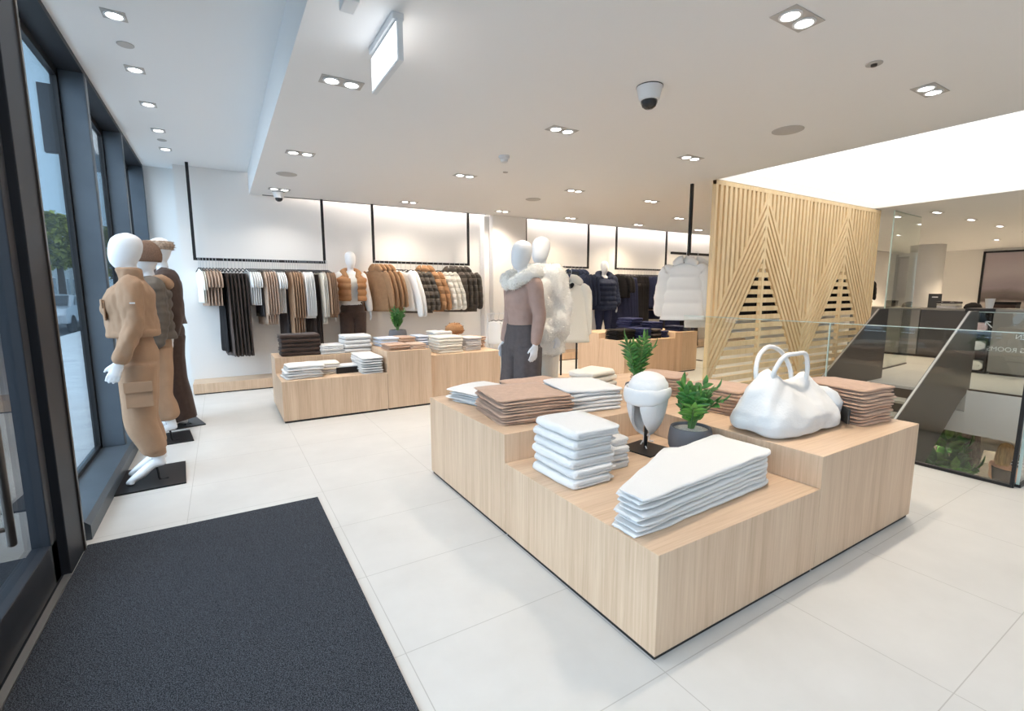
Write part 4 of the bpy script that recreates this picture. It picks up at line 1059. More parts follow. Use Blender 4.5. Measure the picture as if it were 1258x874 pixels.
# black stand with navy trousers beyond the jeans display
t = thing('clothes_stand','black floor stand of navy trousers behind the jeans display','clothes stand',(7.75,6.35,0),0)
for x in (-.45,.45):
    MB().box(x-.013,x+.013,-.013,.013,.012,1.30).build('post','metal_black',t)
    MB().box(x-.03,x+.03,-.22,.22,0,.012).build('foot','metal_black',t)
MB().box(-.45,.45,-.013,.013,1.30,1.33).build('bar','metal_black',t)
hang('long','hanging_trousers','navy trousers','trousers','floor stand behind jeans',6,7.40,8.05,6.35,1.30,R(45),['navy','black_cloth'],'trousers on the floor stand',hw=.3,L=.86,w=.40,th=.03,seed=54,jit=.08,hookmat='metal_black')

# ------------------------------------------------------------------ folded goods on the rear plinths
stack('folded_sweater','dark brown folded sweater','on the raised rear plinth','sweater',(.78,6.30,.632),0,5,.052,.44,.30,4,'brown','dark brown sweaters',jit=.008,seed=20,slack=.06,rough=.05)
stack('folded_tee','white folded tee','between brown and thick white sweaters','tee shirt',(1.14,6.28,.632),0,5,.022,.28,.30,3,'white_cloth','white tees at the rear',jit=.01,seed=21,rough=.1)
stack('folded_sweater','thick white folded sweater','on the raised rear plinth','sweater',(1.44,6.28,.632),.05,4,.055,.34,.30,4,'white_knit','thick white sweaters at the rear',jit=.008,seed=22,slack=.06,rough=.06)
stack('folded_shirt','white folded shirt','at the left front of the rear plinth','shirt',(.73,5.74,.452),.06,5,.030,.38,.36,3,'white_cloth','white shirts at the rear left',jit=.022,rj=.08,seed=23,rough=.16,droop=.01)
stack('folded_shirt','pale pink folded shirt','left of the black tray','shirt',(1.02,5.86,.452),.0,5,.026,.22,.30,3,['cream_cloth','grey_white'],'pale shirts beside the tray',jit=.012,seed=24,rough=.15)
t = thing('tray','small black box tray on the low rear plinth','tray',(1.225,5.80,.452),.02)
m = MB(); m.box(-.14,.14,-.105,.105,0,.01); m.box(-.14,.14,-.105,-.095,.01,.072); m.box(-.14,.14,.095,.105,.01,.072); m.box(-.14,-.13,-.095,.095,.01,.072); m.box(.13,.14,-.095,.095,.01,.072)
m.build('tray_box','metal_black',t)
stack('folded_scarf','white folded scarf','in the black tray','scarf',(1.225,5.80,.463),0,2,.042,.24,.17,3,'white_cloth','scarves in the tray',jit=.0,rj=.0,seed=25,rough=.08)
stack('folded_trousers','white folded trousers','beside the black tray','trousers',(1.455,5.78,.452),PI/2,7,.028,.56,.26,2,'white_cloth','white trousers at the rear',jit=.008,seed=26,rough=.12,tf=lambda u:.6+.5*u)
stack('folded_shirt','pale blue white folded shirt','on the tall narrow plinth','shirt',(1.82,6.12,.70),.1,5,.022,.30,.30,3,['blue_white','white_cloth'],'pale shirts on the tall plinth',jit=.012,seed=27,rough=.15)
stack('folded_shirt','rose tan folded shirt','in front on the tall narrow plinth','shirt',(1.79,5.70,.70),.05,3,.022,.28,.30,3,'rose_tan','rose tan shirts on the tall plinth',jit=.012,seed=28,rough=.2)
stack('folded_shirt','tan folded shirt','at tall rear plinth front','shirt',(2.04,5.68,.70),-.05,3,.020,.20,.30,3,'taupe_tan','tan shirts on the tall plinth',jit=.012,seed=29,rough=.2)
stack('folded_trousers','rose tan folded trousers','at tall rear plinth back','trousers',(2.03,6.10,.70),0,4,.028,.22,.30,2,'rose_tan','rose tan trousers at the rear',jit=.01,seed=30,rough=.2)
stack('folded_sweater','cream folded sweater','on the rear right plinth','sweater',(2.52,5.86,.598),.05,6,.036,.36,.34,4,'cream_cloth','cream sweaters at the rear right',jit=.010,seed=31,rough=.07)
stack('folded_shirt','blue white folded shirt','left of the cream sweaters','shirt',(2.26,6.16,.598),.05,6,.036,.16,.30,3,'blue_white','blue white shirts',jit=.006,seed=32,rough=.1)
stack('folded_sweater','cream bunched knit','behind the cream sweaters','sweater',(2.62,6.36,.598),.4,4,.062,.30,.26,3,'white_knit','cream bunched knits',jit=.02,rj=.3,seed=33,rough=.2)
stack('folded_sweater','grey white ribbed knit','by the fluffy hat','sweater',(2.90,5.94,.598),.1,6,.030,.24,.30,3,'grey_white','grey white knits',jit=.008,seed=34,rough=.1)
stack('folded_sweater','rose tan folded knit','at rear plinths right end','sweater',(3.10,6.20,.598),.15,6,.026,.20,.36,3,'rose_tan','rose tan knits at the right end',jit=.012,rj=.08,seed=35,rough=.2)
t = thing('hat_stand','small white hat stand on the rear right plinth','stand',(2.93,6.46,.598))
MB().lathe([(.07,0),(.07,.01),(.012,.02),(.012,.16),(.06,.17),(0,.175)],n=20).build('post','plastic_white',t,smooth=True,angle=40)
t = thing('fur_hat','fluffy orange brown hat on a white stand near the pier','hat',(2.93,6.46,.775))
mb = MB(); mb.stack_rings([(0,0,0,.085,.085),(.02,0,0,.135,.125),(.08,0,0,.14,.13),(.13,0,0,.105,.10),(.16,0,0,.04,.04)],24); me = displace(mb.mesh('crown',True),.01,14,2)
link('crown', fur(me,900,.022,2), 'orange_tan', t)
# jeans
JG = 'jeans on the middle plinths'
stack('folded_jeans','black folded jeans','at the left of the jeans display','jeans',(5.62,5.80,.61),0,4,.042,.40,.32,3,'black_cloth',JG,jit=.01,seed=40,rough=.08)
stack('folded_jeans','navy folded jeans','second pile of the jeans display','jeans',(5.975,5.72,.61),.0,5,.036,.26,.32,3,'denim',JG,jit=.012,seed=41,rough=.14)
stack('folded_jeans','black crumpled jeans','in front in the jeans display','jeans',(6.235,5.70,.61),.0,4,.040,.22,.30,3,['black_cloth','charcoal'],JG,jit=.012,seed=42,rough=.16)
stack('folded_jeans','dark blue folded jeans','right of the black crumpled jeans','jeans',(6.455,5.72,.61),.0,3,.038,.16,.30,3,'denim',JG,jit=.012,seed=43,rough=.14)
stack('folded_jeans','blue rolled jeans','on the raised block behind','jeans',(6.32,6.30,.70),.2,5,.044,.34,.34,3,'denim',JG,jit=.02,rj=.1,seed=44,rough=.2)
stack('folded_jeans','navy thin jeans','in the middle of the raised block','jeans',(6.72,6.16,.70),.0,4,.036,.30,.34,3,'denim',JG,jit=.015,seed=45,rough=.15)
stack('folded_jeans','dark navy flat jeans','at raised block right end','jeans',(6.93,5.72,.70),.0,3,.030,.30,.36,3,'navy',JG,jit=.012,seed=46,rough=.1)
# ------------------------------------------------------------------ slatted screen
SYP = 3.885
def screen():
    t = thing('slatted_screen','tall pale wood screen with two pointed slat patterns','screen',(5.30,SYP,0))
    Wd, H, TH = 4.42, 2.755, .055
    P = Wd/2; y0, y1 = 0, TH
    fr = MB()
    for x in (0,P,Wd): fr.box(max(0,x-.022),min(Wd,x+.022) if x else .040,y0,y1,0,H)
    fr.box(0,Wd,y0+.003,y1-.003,H-.05,H); fr.box(0,Wd,y0+.003,y1-.003,0,.05)
    fr.build('frame','pine',t)
    # half-plane clipping of slats in (x,z)
    def clip(poly, a, b, c):      # keep a*x+b*z<=c
        out = []
        for i in range(len(poly)):
            p, q = poly[i], poly[(i+1)%len(poly)]
            dp, dq = a*p[0]+b*p[1]-c, a*q[0]+b*q[1]-c
            if dp <= 0: out.append(p)
            if dp*dq < 0:
                k = dp/(dp-dq); out.append((p[0]+(q[0]-p[0])*k, p[1]+(q[1]-p[1])*k))
        return out
    def slab(mb, poly, a=y0+.006, b=y1-.006):
        if len(poly) < 3: return
        n = len(poly)
        mb.add([(x,a,z) for x,z in poly]+[(x,b,z) for x,z in poly], [tuple(range(n)), tuple(reversed(range(n,2*n)))]+[(i,n+i,n+(i+1)%n,(i+1)%n) for i in range(n)])
    k = 1.60                       # slope of the pattern's edges (rise over run)
    zo, zi = H-.07, 1.83           # apex of the outer and of the inner chevron
    for pnl in range(2):
        c = P*pnl + P/2 + .01
        xa, xb = P*pnl+.02, P*(pnl+1)-.02
        v, d, h = MB(), MB(), MB()
        d.box(c-.024,c+.024,y0+.001,y1-.001,.05,H-.05)
        pit = .096
        n = int((xb-xa)/pit)
        for i in range(n):
            x = xa+pit*(i+.80)
            if x+.054 > xb: break
            poly = [(x,.05),(x+.054,.05),(x+.054,H-.05),(x,H-.05)]
            s = 1 if x+.027 > c else -1
            # outside the outer chevron: z >= zo - k*|x-c|
            poly = clip(poly, -k*s, -1, -(zo + k*s*c))
            slab(v, poly)
        for s in (-1,1):
            nb = 6; band = zo-zi; step = band/nb
            for b in range(nb):
                top = zo-b*step; bot = top-step*.60
                poly = [(xa,-3),(xb,-3),(xb,5),(xa,5)]
                poly = clip(poly, k*s, 1, top+k*s*c); poly = clip(poly, -k*s, -1, -(bot+k*s*c))
                poly = clip(poly, -s, 0, -s*c-.024) ; poly = clip(poly, 0,-1,-.05); poly = clip(poly, 0,1,H-.05)
                poly = clip(poly, 1,0,xb); poly = clip(poly,-1,0,-xa)
                slab(d, poly, y0+.002, y1-.004)
        z = .08
        while z < zi-.03:
            for s in (-1,1):
                poly = [(xa,z),(xb,z),(xb,z+.066),(xa,z+.066)]
                poly = clip(poly, k*s, 1, zi+k*s*c); poly = clip(poly, -s, 0, -s*c-.024)
                poly = clip(poly,1,0,xb); poly = clip(poly,-1,0,-xa)
                slab(h, poly, y0+.008, y1-.008)
            z += .116
        v.build('upright_slats','pine',t); d.build('slanted_slats','pine',t); h.build('level_slats','pine',t)
    return t
screen()
# ------------------------------------------------------------------ stair, guard rails
t = thing('stair','stone staircase with dark open risers going down behind the glass','stairs',(8.55,2.86,0))
for i in range(14):
    x1 = -.28*i; z = -.172*(i+1)
    MB().box(x1-.32,x1,-.49,.49,z-.035,z).build('tread','tread_stone',t)
    MB().box(x1-.006,x1+.006,-.49,.49,z,z+.135).build('riser','riser_dark',t)
def stringer(label, y, xa, xb, zt, dep):
    t = thing('stair_parapet', label, 'stair side', (xa,y,0))
    f = lambda x: zt+(x-8.75)*.608
    m = MB(); poly = [(xa,f(xa)-dep),(xb-.35,f(xb)-dep+.05),(xb,f(xb)-1.30),(xb,min(1.12,f(xb))),(8.75,1.12),(xa,f(xa))]
    n = len(poly); m.add([(x-xa,-.02,z) for x,z in poly]+[(x-xa,.02,z) for x,z in poly],[tuple(range(n)),tuple(reversed(range(n,2*n)))]+[(i,n+i,n+(i+1)%n,(i+1)%n) for i in range(n)])
    m.build('panel','panel_dark',t)
    m = MB(); m.bar((0,0,f(xa)+.004),(8.75-xa,0,1.122),.022,.006); m.build('capping','threshold_metal',t)
stringer('dark metal panel on the near side of the stair', 2.335, 5.6, 9.05, 1.129, 1.52)
stringer('dark metal panel on the far side of the stair', 3.40, 5.6, 9.05, 1.129, 1.52)
def glass_rail(label, p0, p1, z0, z1, mat_='rail_glass', post=None, name='glass_balustrade', joints=()):
    p0, p1 = Vector((*p0,0)), Vector((*p1,0)); L = (p1-p0).length; a = math.atan2(p1.y-p0.y, p1.x-p0.x)
    t = thing(name, label, 'balustrade', p0, a)
    js = [0]+list(joints)+[L]
    for u, w in zip(js, js[1:]):
        MB().box(u+.006,w-.006,-.008,.008,z0+.02,z1).build('pane', mat_, t)
        MB().box(u+.006,w-.006,-.009,.009,z1,z1+.006).build('top_edge','glass_edge',t)
        MB().box(u,u+.006,-.009,.009,z0+.02,z1).build('joint','glass_edge',t)
    MB().box(0,L,-.018,.018,z0,z0+.022).build('shoe','metal_black',t)
    if post: MB().box(-.011,.011,-.011,.011,z0,z1).build('corner_post','metal_black',t)
    return t
glass_rail('clear glass balustrade along the near edge of the stair opening',(4.755,.925),(4.755,3.84),0,1.105,joints=(1.285,),post=True)
glass_rail('clear glass balustrade turning right at the near corner of the stair',(4.79,.905),(8.9,.905),0,1.105,joints=(1.5,2.9))
g = glass_rail('clear glass balustrade on the far edge with white lettering',(8.97,.95),(8.97,2.30),0,1.105)
def lettering(body, loc, size, parent):
    cu = bpy.data.curves.new('lettering','FONT'); cu.body = body; cu.size = size; cu.extrude = .001; cu.align_x = 'RIGHT'
    o = bpy.data.objects.new('tmp', cu); COL.objects.link(o); bpy.context.view_layer.update()
    me = bpy.data.meshes.new_from_object(o.evaluated_get(bpy.context.evaluated_depsgraph_get())); bpy.data.objects.remove(o)
    me.name = 'lettering'; me.materials.clear()
    l = link('lettering', me, 'plastic_white', parent); l.location = loc; l.rotation_euler = (PI/2,0,0); return l
lettering('MEN', (.965,-.012,.765), .085, g); lettering('FITTING ROOMS', (1.225,-.012,.585), .085, g)
m = MB(); m.bar((1.20,-.012,.90),(1.27,-.012,.98),.012,.004,(0,1,0)); m.bar((1.27,-.012,.98),(1.215,-.012,.975),.012,.004,(0,1,0)); m.bar((1.27,-.012,.98),(1.268,-.012,.925),.012,.004,(0,1,0)); m.build('arrow','plastic_white',g)
glass_rail('tall floor-to-ceiling glass panel beside the slatted screen',(9.90,3.76),(11.25,3.84),0,ZL-.03,'screen_glass',name='glass_partition')
# fascia of the floor slab and the level below
m = MB(); m.box(VX1-.015,VX1-.001,VY0,2.31,-.62,-.0); m.box(VX1,VX1+.4,VY0-4,8,-.62,-.31); m.box(VX1+.4,16,VY0-4,8,-.62,-.60); struct(m.build('trim_12','wall_white'))
m = MB(); m.box(3.5,16,-3.9,8,-2.9,-2.8); struct(m.build('floor_below','floor_tiles'))
m = MB(); m.box(16,16.1,-3.9,8,-2.8,-.3); m.box(3.4,3.5,-3.9,8,-2.8,-.3); m.box(3.5,16,7.9,8,-2.8,-.3); m.box(3.5,16,-4,-3.9,-2.8,-.3); struct(m.build('wall_below','wall_white'))
# below: plant, rail of patterned clothes
plant('leafy green plant on the floor below the stair opening', (9.35,2.62,-2.8), .20,.38,(14,1.2,1.75,.10,.28), 12, .26,.15,5)
t = thing('clothes_rail','black clothes rail on the floor below','clothes rail',(10.2,2.86,-2.8),0)
for x in (-.1,1.1): MB().box(x-.015,x+.015,-.2,.2,0,.02).build('foot','metal_black',t); MB().box(x-.012,x+.012,-.012,.012,.02,1.95).build('post','metal_black',t)
MB().box(-.1,1.1,-.012,.012,1.95,1.98).build('bar','metal_black',t)
mat('grey_print', (.10,.092,.088), .9, vary=.6, vscale=12)
hang('top','hanging_sweatshirt','dark grey patterned sweatshirt','sweatshirt','rail on floor below',4,10.25,11.1,2.86,-.85,R(60),'grey_print','sweatshirts on the rail below',L=.72,w=.56,sl=.6,th=.05,seed=60,jit=.06,sth=.06,hookmat='metal_black')
t = thing('display_plinth','grey display block on the floor below','plinth',(12.6,2.5,-2.8),.2)
MB().box(-.5,.5,-.4,.4,.02,1.0).build('cabinet','counter_grey',t,bevel=.004); MB().box(-.48,.48,-.38,.38,0,.02).build('kick','kick_black',t)
stack('folded_trousers','grey folded trousers','on the block downstairs','trousers',(12.4,2.45,-1.8),.2,5,.03,.4,.34,3,['charcoal','grey_white'],'trousers on the block below',seed=61)

# ------------------------------------------------------------------ cash desk and far wall
t = thing('cash_desk','dark cash desk beyond the stair','counter',(12.7,3.3,0))
MB().box(0,.75,.07,.86,.05,1.0).build('front_panel','counter_dark',t,bevel=.004)
MB().box(0,.75,-.60,.06,.05,1.0).build('front_panel','counter_grey',t,bevel=.004)
MB().box(0,.72,.88,2.2,.05,1.0).build('front_panel','counter_grey',t,bevel=.004)
MB().box(.05,.7,-.55,2.15,0,.05).build('kick','kick_black',t)
MB().box(-.02,.78,-.62,2.22,1.0,1.035).build('worktop','counter_grey',t,bevel=.003)
t = thing('display_shelf','dark display case at the right end of the cash desk','shelf',(11.0,2.80,0))
m = MB(); m.box(0,.55,-.15,-.12,.04,1.03); m.box(0,.55,.12,.15,.04,1.03); m.box(.5,.55,-.12,.12,.04,1.03); m.box(-.03,.58,-.19,.19,1.03,1.10); m.box(0,.55,-.15,.15,0,.04)
m.build('case','metal_black',t)
for z in (.36,.68): MB().box(0,.5,-.12,.12,z,z+.02).build('shelf','metal_black',t)
for k,(yy,zz,mm) in enumerate(((.0,.702,'pink_cloth'),(.0,.382,'white_cloth'),(.0,.042,'cream_cloth'))):
    b = thing('folded_scarf',f'{["pink","white","cream"][k]} folded scarf in the dark display case','scarf',(11.12,2.80+yy,zz)); link('cloth', fold_mesh('cloth',.20,.20,.16,4,70+k,rough=.08), mm, b)
t = thing('person_cap','black knitted cap on the cash desk','cap',(12.95,3.42,1.036)); t.name = 'knit_cap'
m = MB(); m.stack_rings([(0,0,0,.13,.13),(.03,0,0,.14,.14),(.09,0,0,.11,.11),(.13,0,0,.03,.03)],20); m.build('crown','black_cloth',t,smooth=True)
t = thing('counter_sign','small dark card stand on the left of the cash desk','sign',(13.0,4.05,1.036)); MB().box(-.01,.01,-.11,.11,.0,.30).build('card','card_dark',t); MB().box(-.04,.04,-.11,.11,0,.01).build('foot','card_dark',t); MB().box(-.012,-.010,-.05,.05,.22,.24).build('printed_line','plastic_white',t)
t = thing('counter_sign','small dark card stand near the white cup','sign',(12.9,2.42,1.0)); t.location = (11.2,2.20,1.101); 
MB().box(-.01,.01,-.11,.11,0,.28).build('card','card_dark',t); MB().box(-.04,.04,-.11,.11,0,.01).build('foot','card_dark',t); MB().box(-.012,-.010,-.05,.05,.21,.23).build('printed_line','plastic_white',t)
t = thing('side_counter','grey counter along the far side carrying the card stand','counter',(11.0,1.84,0)); MB().box(0,.7,-.8,.79,.04,1.06).build('front_panel','counter_grey',t); MB().box(.03,.67,-.77,.76,0,.04).build('kick','kick_black',t); MB().box(-.02,.72,-.82,.79,1.06,1.10).build('worktop','counter_grey',t)
stack('folded_scarf','grey folded scarf','on the left of the cash desk','scarf',(12.95,3.78,1.036),0,3,.05,.34,.34,3,['grey_white','cream_cloth','charcoal'],'scarves on the cash desk',seed=62,rough=.15)
t = thing('paper_cup','white cup on the dark display case','cup',(11.25,2.76,1.101)); MB().lathe([(.045,0),(.065,.16),(.07,.165),(.06,.165),(.042,.01),(0,.01)],n=24).build('cup','white_cloth',t,smooth=True,angle=40)
t = thing('gift_box','dark red box on the cash desk','box',(12.95,2.98,1.036)); MB().box(-.15,.15,-.20,.20,0,.10).build('box','brown',t,bevel=.004); MB().box(-.155,.155,-.205,.205,.10,.15).build('lid','black_cloth',t,bevel=.004)
m = MB(); m.lathe([(.42,0),(.42,ZL)],(18.6,6.1,0),40); struct(m.build('column','wall_white',smooth=True))
def picture(label, y0, y1, z0, z1):
    t = thing('framed_picture', label, 'picture', (XR-.03,y0,z0))
    w, h = y1-y0, z1-z0
    m = MB(); m.box(-.03,.02,0,.06,0,h); m.box(-.03,.02,w-.06,w,0,h); m.box(-.03,.02,.06,w-.06,0,.06); m.box(-.03,.02,.06,w-.06,h-.06,h); m.build('frame','metal_black',t)
    o = MB().box(-.008,.012,.06,w-.06,.06,h-.06).build('print','landscape_print',t)
picture('large framed grey landscape picture on the far right wall', 2.4, 5.70, .55, 2.70)
picture('framed grey landscape picture added for the reflection in the tall glass', 7.45, 8.07, .55, 2.66)  # picture added behind the glass in place of its mirrored one
t = thing('far_doorway','pale blue daylight panel at the end of the shop','window',(21.9,8.25,0)); t['kind']='structure'; t.name='window_6'
del t['label']; del t['category']
MB().box(0,.05,-.14,.14,.9,2.7).build('pane','far_window_glow',t)  # pane glows in place of daylight through an opening
m = MB(); m.box(-.02,.07,-.19,-.14,.8,2.75); m.box(-.02,.07,.14,.145,.8,2.75); m.build('window_frame','metal_sky_tint',t)
# ------------------------------------------------------------------ ceiling fixtures
LIGHTS = []
def spot(loc, energy, size=R(108), blend=.9, col=(1,.93,.84), r=.05):
    l = bpy.data.lights.new('lamp_beam','SPOT'); l.energy = energy*1.85; l.spot_size = size; l.spot_blend = blend; l.color = col; l.shadow_soft_size = r
    o = bpy.data.objects.new('lamp_beam', l); COL.objects.link(o); o.location = loc; return o
def lamp_cup(t, x, y, r=.052):
    m = MB(); m.lathe([(r*1.25,0),(r*1.25,-.004),(r*1.0,-.006),(r*.92,.0),(r*.9,.004)],(x,y,-.003),28); ring = m.build('lamp_ring','plastic_white',t,smooth=True,angle=40)
    m = MB(); m.lathe([(0,-.001),(r*.9,-.001),(r*.9,.003),(0,.003)],(x,y,-.0045),24); m.build("lamp_face",'lamp_white',t)
def twin(loc, where, energy, z=ZL):
    t = thing('twin_downlight', 'square twin ceiling downlight '+where, 'downlight', (loc[0],loc[1],z-.001), 0, 'twin downlights in the low ceiling')
    m = MB(); m.box(-.135,.135,-.068,.068,-.003,.0); m.build('housing','grille_grey',t)
    lamp_cup(t,-.064,0,.044); lamp_cup(t,.064,0,.044)
    for x in (-.064,.064):
        s = spot((x,0,-.012), energy/2, R(138) if loc[1] > 7 else R(108), .9, (1,.92,.84) if loc[0] < 2 else ((1,.86,.70) if loc[0] < 5 else (1,.80,.56))); s.parent = t
gx = [.79,2.62,4.30,5.80]
ROWS = {1.50:'nearest row',3.48:'second row',5.40:'third row',7.40:'last row before rear wall'}
CN = ['first from bulkhead','second from bulkhead','third from bulkhead','fourth from bulkhead']
E0 = 85
EROW = {1.50:46,3.48:56,5.40:85,7.40:66}
for y, rn in ROWS.items():
    for i, x in enumerate(gx):
        if x > 5.2 and y < 4: continue
        twin((x,y), f'in the {rn}, {CN[i]}', EROW[y]*(1 if x > 1 else .55)*(1.6 if x > 5 and y < 6 else 1)*(1.45 if (i,y) == (1,1.50) else 1))
for k,(x,y) in enumerate(((7.6,6.35),(7.6,7.4),(9.4,5.4),(9.4,7.3))): twin((x,y), ['beyond the screen over the jeans','over the navy rail','hidden behind the slatted screen','near the last rail'][k], (120,90,12,60)[k])
for k,(x,y) in enumerate(((10.97,3.53),(12.67,3.53),(14.47,3.55),(16.4,3.55),(12.5,5.4),(14.6,5.4),(18.2,4.5),(20.0,6.7),(11.5,1.5),(14.0,1.5),(17.0,1.5))):
    twin((x,y), 'beyond the stair, '+['above the tall glass panel','second above the cash desk','third above the cash desk','fourth above the cash desk','behind the tall glass panel','behind the cash desk','in front of the large picture','beside the round column','right of the stair','at the far right','at the end on the right'][k], (70,80,90,120,70,80,260,420,60,60,160)[k])
for y in (-.5,-2.5):
    for i,x in enumerate((.79,2.62,4.30)): twin((x,y), f'behind the viewer, {ORD[i]} of the row at {abs(y)} metres', 6)
for k, y in enumerate((4.02,4.875,5.683,6.514,7.30,3.1,2.2,.6,-1.)):
    t = thing('downlight', f'single square downlight along the shopfront, {ORD[k] if k<5 else ORD[k]} of its row', 'downlight', (-.44,y,ZU-.001), 0, 'single downlights along the shopfront')
    MB().box(-.062,.062,-.062,.062,-.003,0).build('housing','grille_grey',t); lamp_cup(t,0,0,.044)
    spot((0,0,-.012), 20).parent = t
for k,(x,y) in enumerate(((9.9,1.6),(9.9,3.0),(11.6,1.8),(11.6,3.3),(13.4,2.4))):
    twin((x,y), 'added to light the floor below, '+['nearest the stair opening','beside the lower plant','above the blond woman','above the lower clothes rail','deepest one'][k], 160, -.622)  # downlights added to brighten the dark lower floor
def disc(name, label, cat, loc, r, mat_, h=.006):
    t = thing(name, label, cat, loc)
    MB().lathe([(0,0),(r,0),(r,-h*.6),(r*.95,-h),(0,-h)],n=36).build('grille', mat_, t, smooth=True, angle=30)
    return t
disc('ceiling_speaker','round flush ceiling speaker near the glowing panel','speaker',(4.30,2.475,ZL),.125,'grille_grey')
disc('ceiling_speaker','round flush ceiling speaker over the left rail','speaker',(.774,6.42,ZL),.115,'grille_grey')
disc('ceiling_speaker','round flush ceiling speaker in front of the white pier','speaker',(4.156,6.22,ZL),.115,'grille_grey')
t = disc('ceiling_sprinkler','small round sprinkler cover between two downlights','sprinkler',(3.521,1.522,ZL),.045,'grille_grey'); MB().lathe([(0,-.006),(.018,-.006),(.016,-.018),(0,-.02)],n=16).build('nozzle','metal_bronze',t,smooth=True)
disc('ceiling_sprinkler','small sprinkler cover behind the smoke detector','sprinkler',(2.95,5.0,ZL),.03,'grille_grey')
disc('ceiling_sprinkler','pale round cover between the first and second shopfront downlights','sprinkler',(-.44,4.44,ZU),.05,'grille_grey')
disc('ceiling_sprinkler','pale round cover before the last shopfront downlight','sprinkler',(-.44,6.9,ZU),.045,'grille_grey')
def dome(label, x, y, s=1.0):
    t = thing('ceiling_camera', label, 'security camera', (x,y,ZL))
    MB().lathe([(0,0),(.088*s,0),(.088*s,-.006),(.085*s,-.012),(.068*s,-.085*s),(.058*s,-.092*s),(0,-.092*s)],n=36).build('housing','plastic_white',t,smooth=True,angle=35)
    MB().lathe([(.056*s,-.090*s),(.055*s,-.105*s),(.045*s,-.128*s),(.025*s,-.142*s),(0,-.146*s)],n=28).build('dome','dome_dark',t,smooth=True)
    MB().lathe([(.089*s,-.0005),(.0895*s,-.005),(.086*s,-.007)],n=36).build('seal','metal_black',t)
dome('white dome security camera with dark lens on the ceiling', 2.60, 2.47, 1.0)
dome('small dome camera at the soffit edge over the left rail', .80, 7.62, .9)
t = thing('smoke_detector','white smoke detector on the ceiling between downlights','smoke detector',(2.60,4.43,ZL))
MB().lathe([(0,0),(.058,0),(.060,-.012),(.052,-.030),(.040,-.034),(.036,-.058),(.026,-.066),(0,-.068)],n=28).build('housing','plastic_white',t,smooth=True,angle=40)
t = thing('ceiling_sensor','small white sensor box on the low ceiling by the bulkhead','sensor',(.62,2.50,ZL)); MB().box(-.035,.035,-.06,.06,-.045,0).build('housing','plastic_white',t,bevel=.006)
# hanging illuminated sign, seen almost edge on
t = thing('exit_sign','white illuminated hanging sign seen from its side','sign',(.857,2.72,ZL))
MB().box(-.03,.03,-.22,.22,-.035,0).build('mount','plastic_white',t,bevel=.004)
MB().box(-.014,.014,-.245,.245,-.235,-.037).build('frame','plastic_white',t,bevel=.004)
MB().box(-.0165,-.0145,-.225,.225,-.222,-.050).build('sign_face','sign_face',t); MB().box(.0145,.0165,-.225,.225,-.222,-.050).build('sign_face','sign_face',t)

# entrance mat
t = thing('door_mat','large charcoal woven entrance mat','mat',(-.11,1.6,0))
m = MB(); m.box(-.615,.582,-1.75,1.735,0,.010); m.build('pile','mat_weave',t,bevel=.003)

# ------------------------------------------------------------------ outside
mat('pavement', (.70,.71,.72), .8, vary=.12, vscale=3)
mat('asphalt', (.09,.095,.10), .9)
mat('stucco', (.68,.67,.64), .9)
mat('slate_roof', (.07,.075,.085), .8)
mat('tree_leaves', (.30,.32,.06), .7, vary=.5, vscale=3)
mat('bark', (.07,.05,.035), .9)
mat('car_paint', (.42,.46,.50), .25, .3)
mat('dark_glass', (.02,.025,.03), .08)
m = MB(); m.box(-4.5,-.98,-20,80,-.12,-.04); m.box(-30,-12,-20,80,-.12,-.04); struct(m.build('pavement','pavement'))
m = MB(); m.box(-12,-4.5,-20,80,-.2,-.14); struct(m.build('road','asphalt'))
def house(label, x, y0, y1, h, cat='building'):
    t = thing('terrace_house', label, cat, (x,y0,-.04))
    L = y1-y0
    MB().box(-8,0,0,L,0,h).build('wall','stucco',t)
    m = MB(); m.add([(-8.2,-.2,h),(.3,-.2,h),(.3,L+.2,h),(-8.2,L+.2,h),(-4,-.2,h+2.2),(-4,L+.2,h+2.2)],[(0,1,2,3),(0,4,1),(2,5,3),(1,4,5,2),(3,5,4,0)]); m.build('roof','slate_roof',t)
    n = int(L/2.2)
    for i in range(n):
        for z in (1.0,3.8,6.4):
            if z+1.8 > h: continue
            y = (i+.5)*L/n
            f = MB().box(-.02,.06,y-.5,y+.5,z,z+1.7).build('window_frame','plastic_white',t)
            MB().box(.061,.075,y-.42,y+.42,z+.1,z+1.6).build('pane','dark_glass',f)
    MB().box(-3.6,-2.8,L*.4,L*.4+.9,h+1,h+3.2).build('chimney','slate_roof',t)
house('white terrace house across the road seen through the first window',-12.5,38,50,8.6)
house('farther white terrace house down the road',-12.2,50.5,66,8.0)
house('pale terrace house nearest along the road',-13.0,20,36,8.6)
def tree(label, x, y, h, r, seed):
    t = thing('street_tree', label, 'tree', (x,y,-.04)); rnd = random.Random(seed)
    MB().tube([(0,0,0),(.05,0,h*.35),(0,.1,h*.6),(.1,0,h*.85)],[.18,.13,.10,.04],10,4).build('trunk','bark',t,smooth=True)
    mb = MB()
    for i in range(2400):
        a, b = rnd.uniform(0,2*PI), rnd.uniform(-1,1); rr = r*rnd.uniform(.45,1)**.6
        c = Vector((math.cos(a)*math.sqrt(1-b*b)*rr, math.sin(a)*math.sqrt(1-b*b)*rr, h*.66+b*rr*1.15))
        leaf(mb, c, (rnd.uniform(-1,1),rnd.uniform(-1,1),rnd.uniform(-1,.4)), (rnd.uniform(-.4,.4),rnd.uniform(-.4,.4),1), .26, .18)
    mb.build('crown','tree_leaves',t,smooth=True)
tree('autumn yellow green street tree beyond the first window',-6.5,31.0,5.9,1.15,3)
tree('farther autumn street tree down the road',-5.6,40.0,6.0,1.5,5)
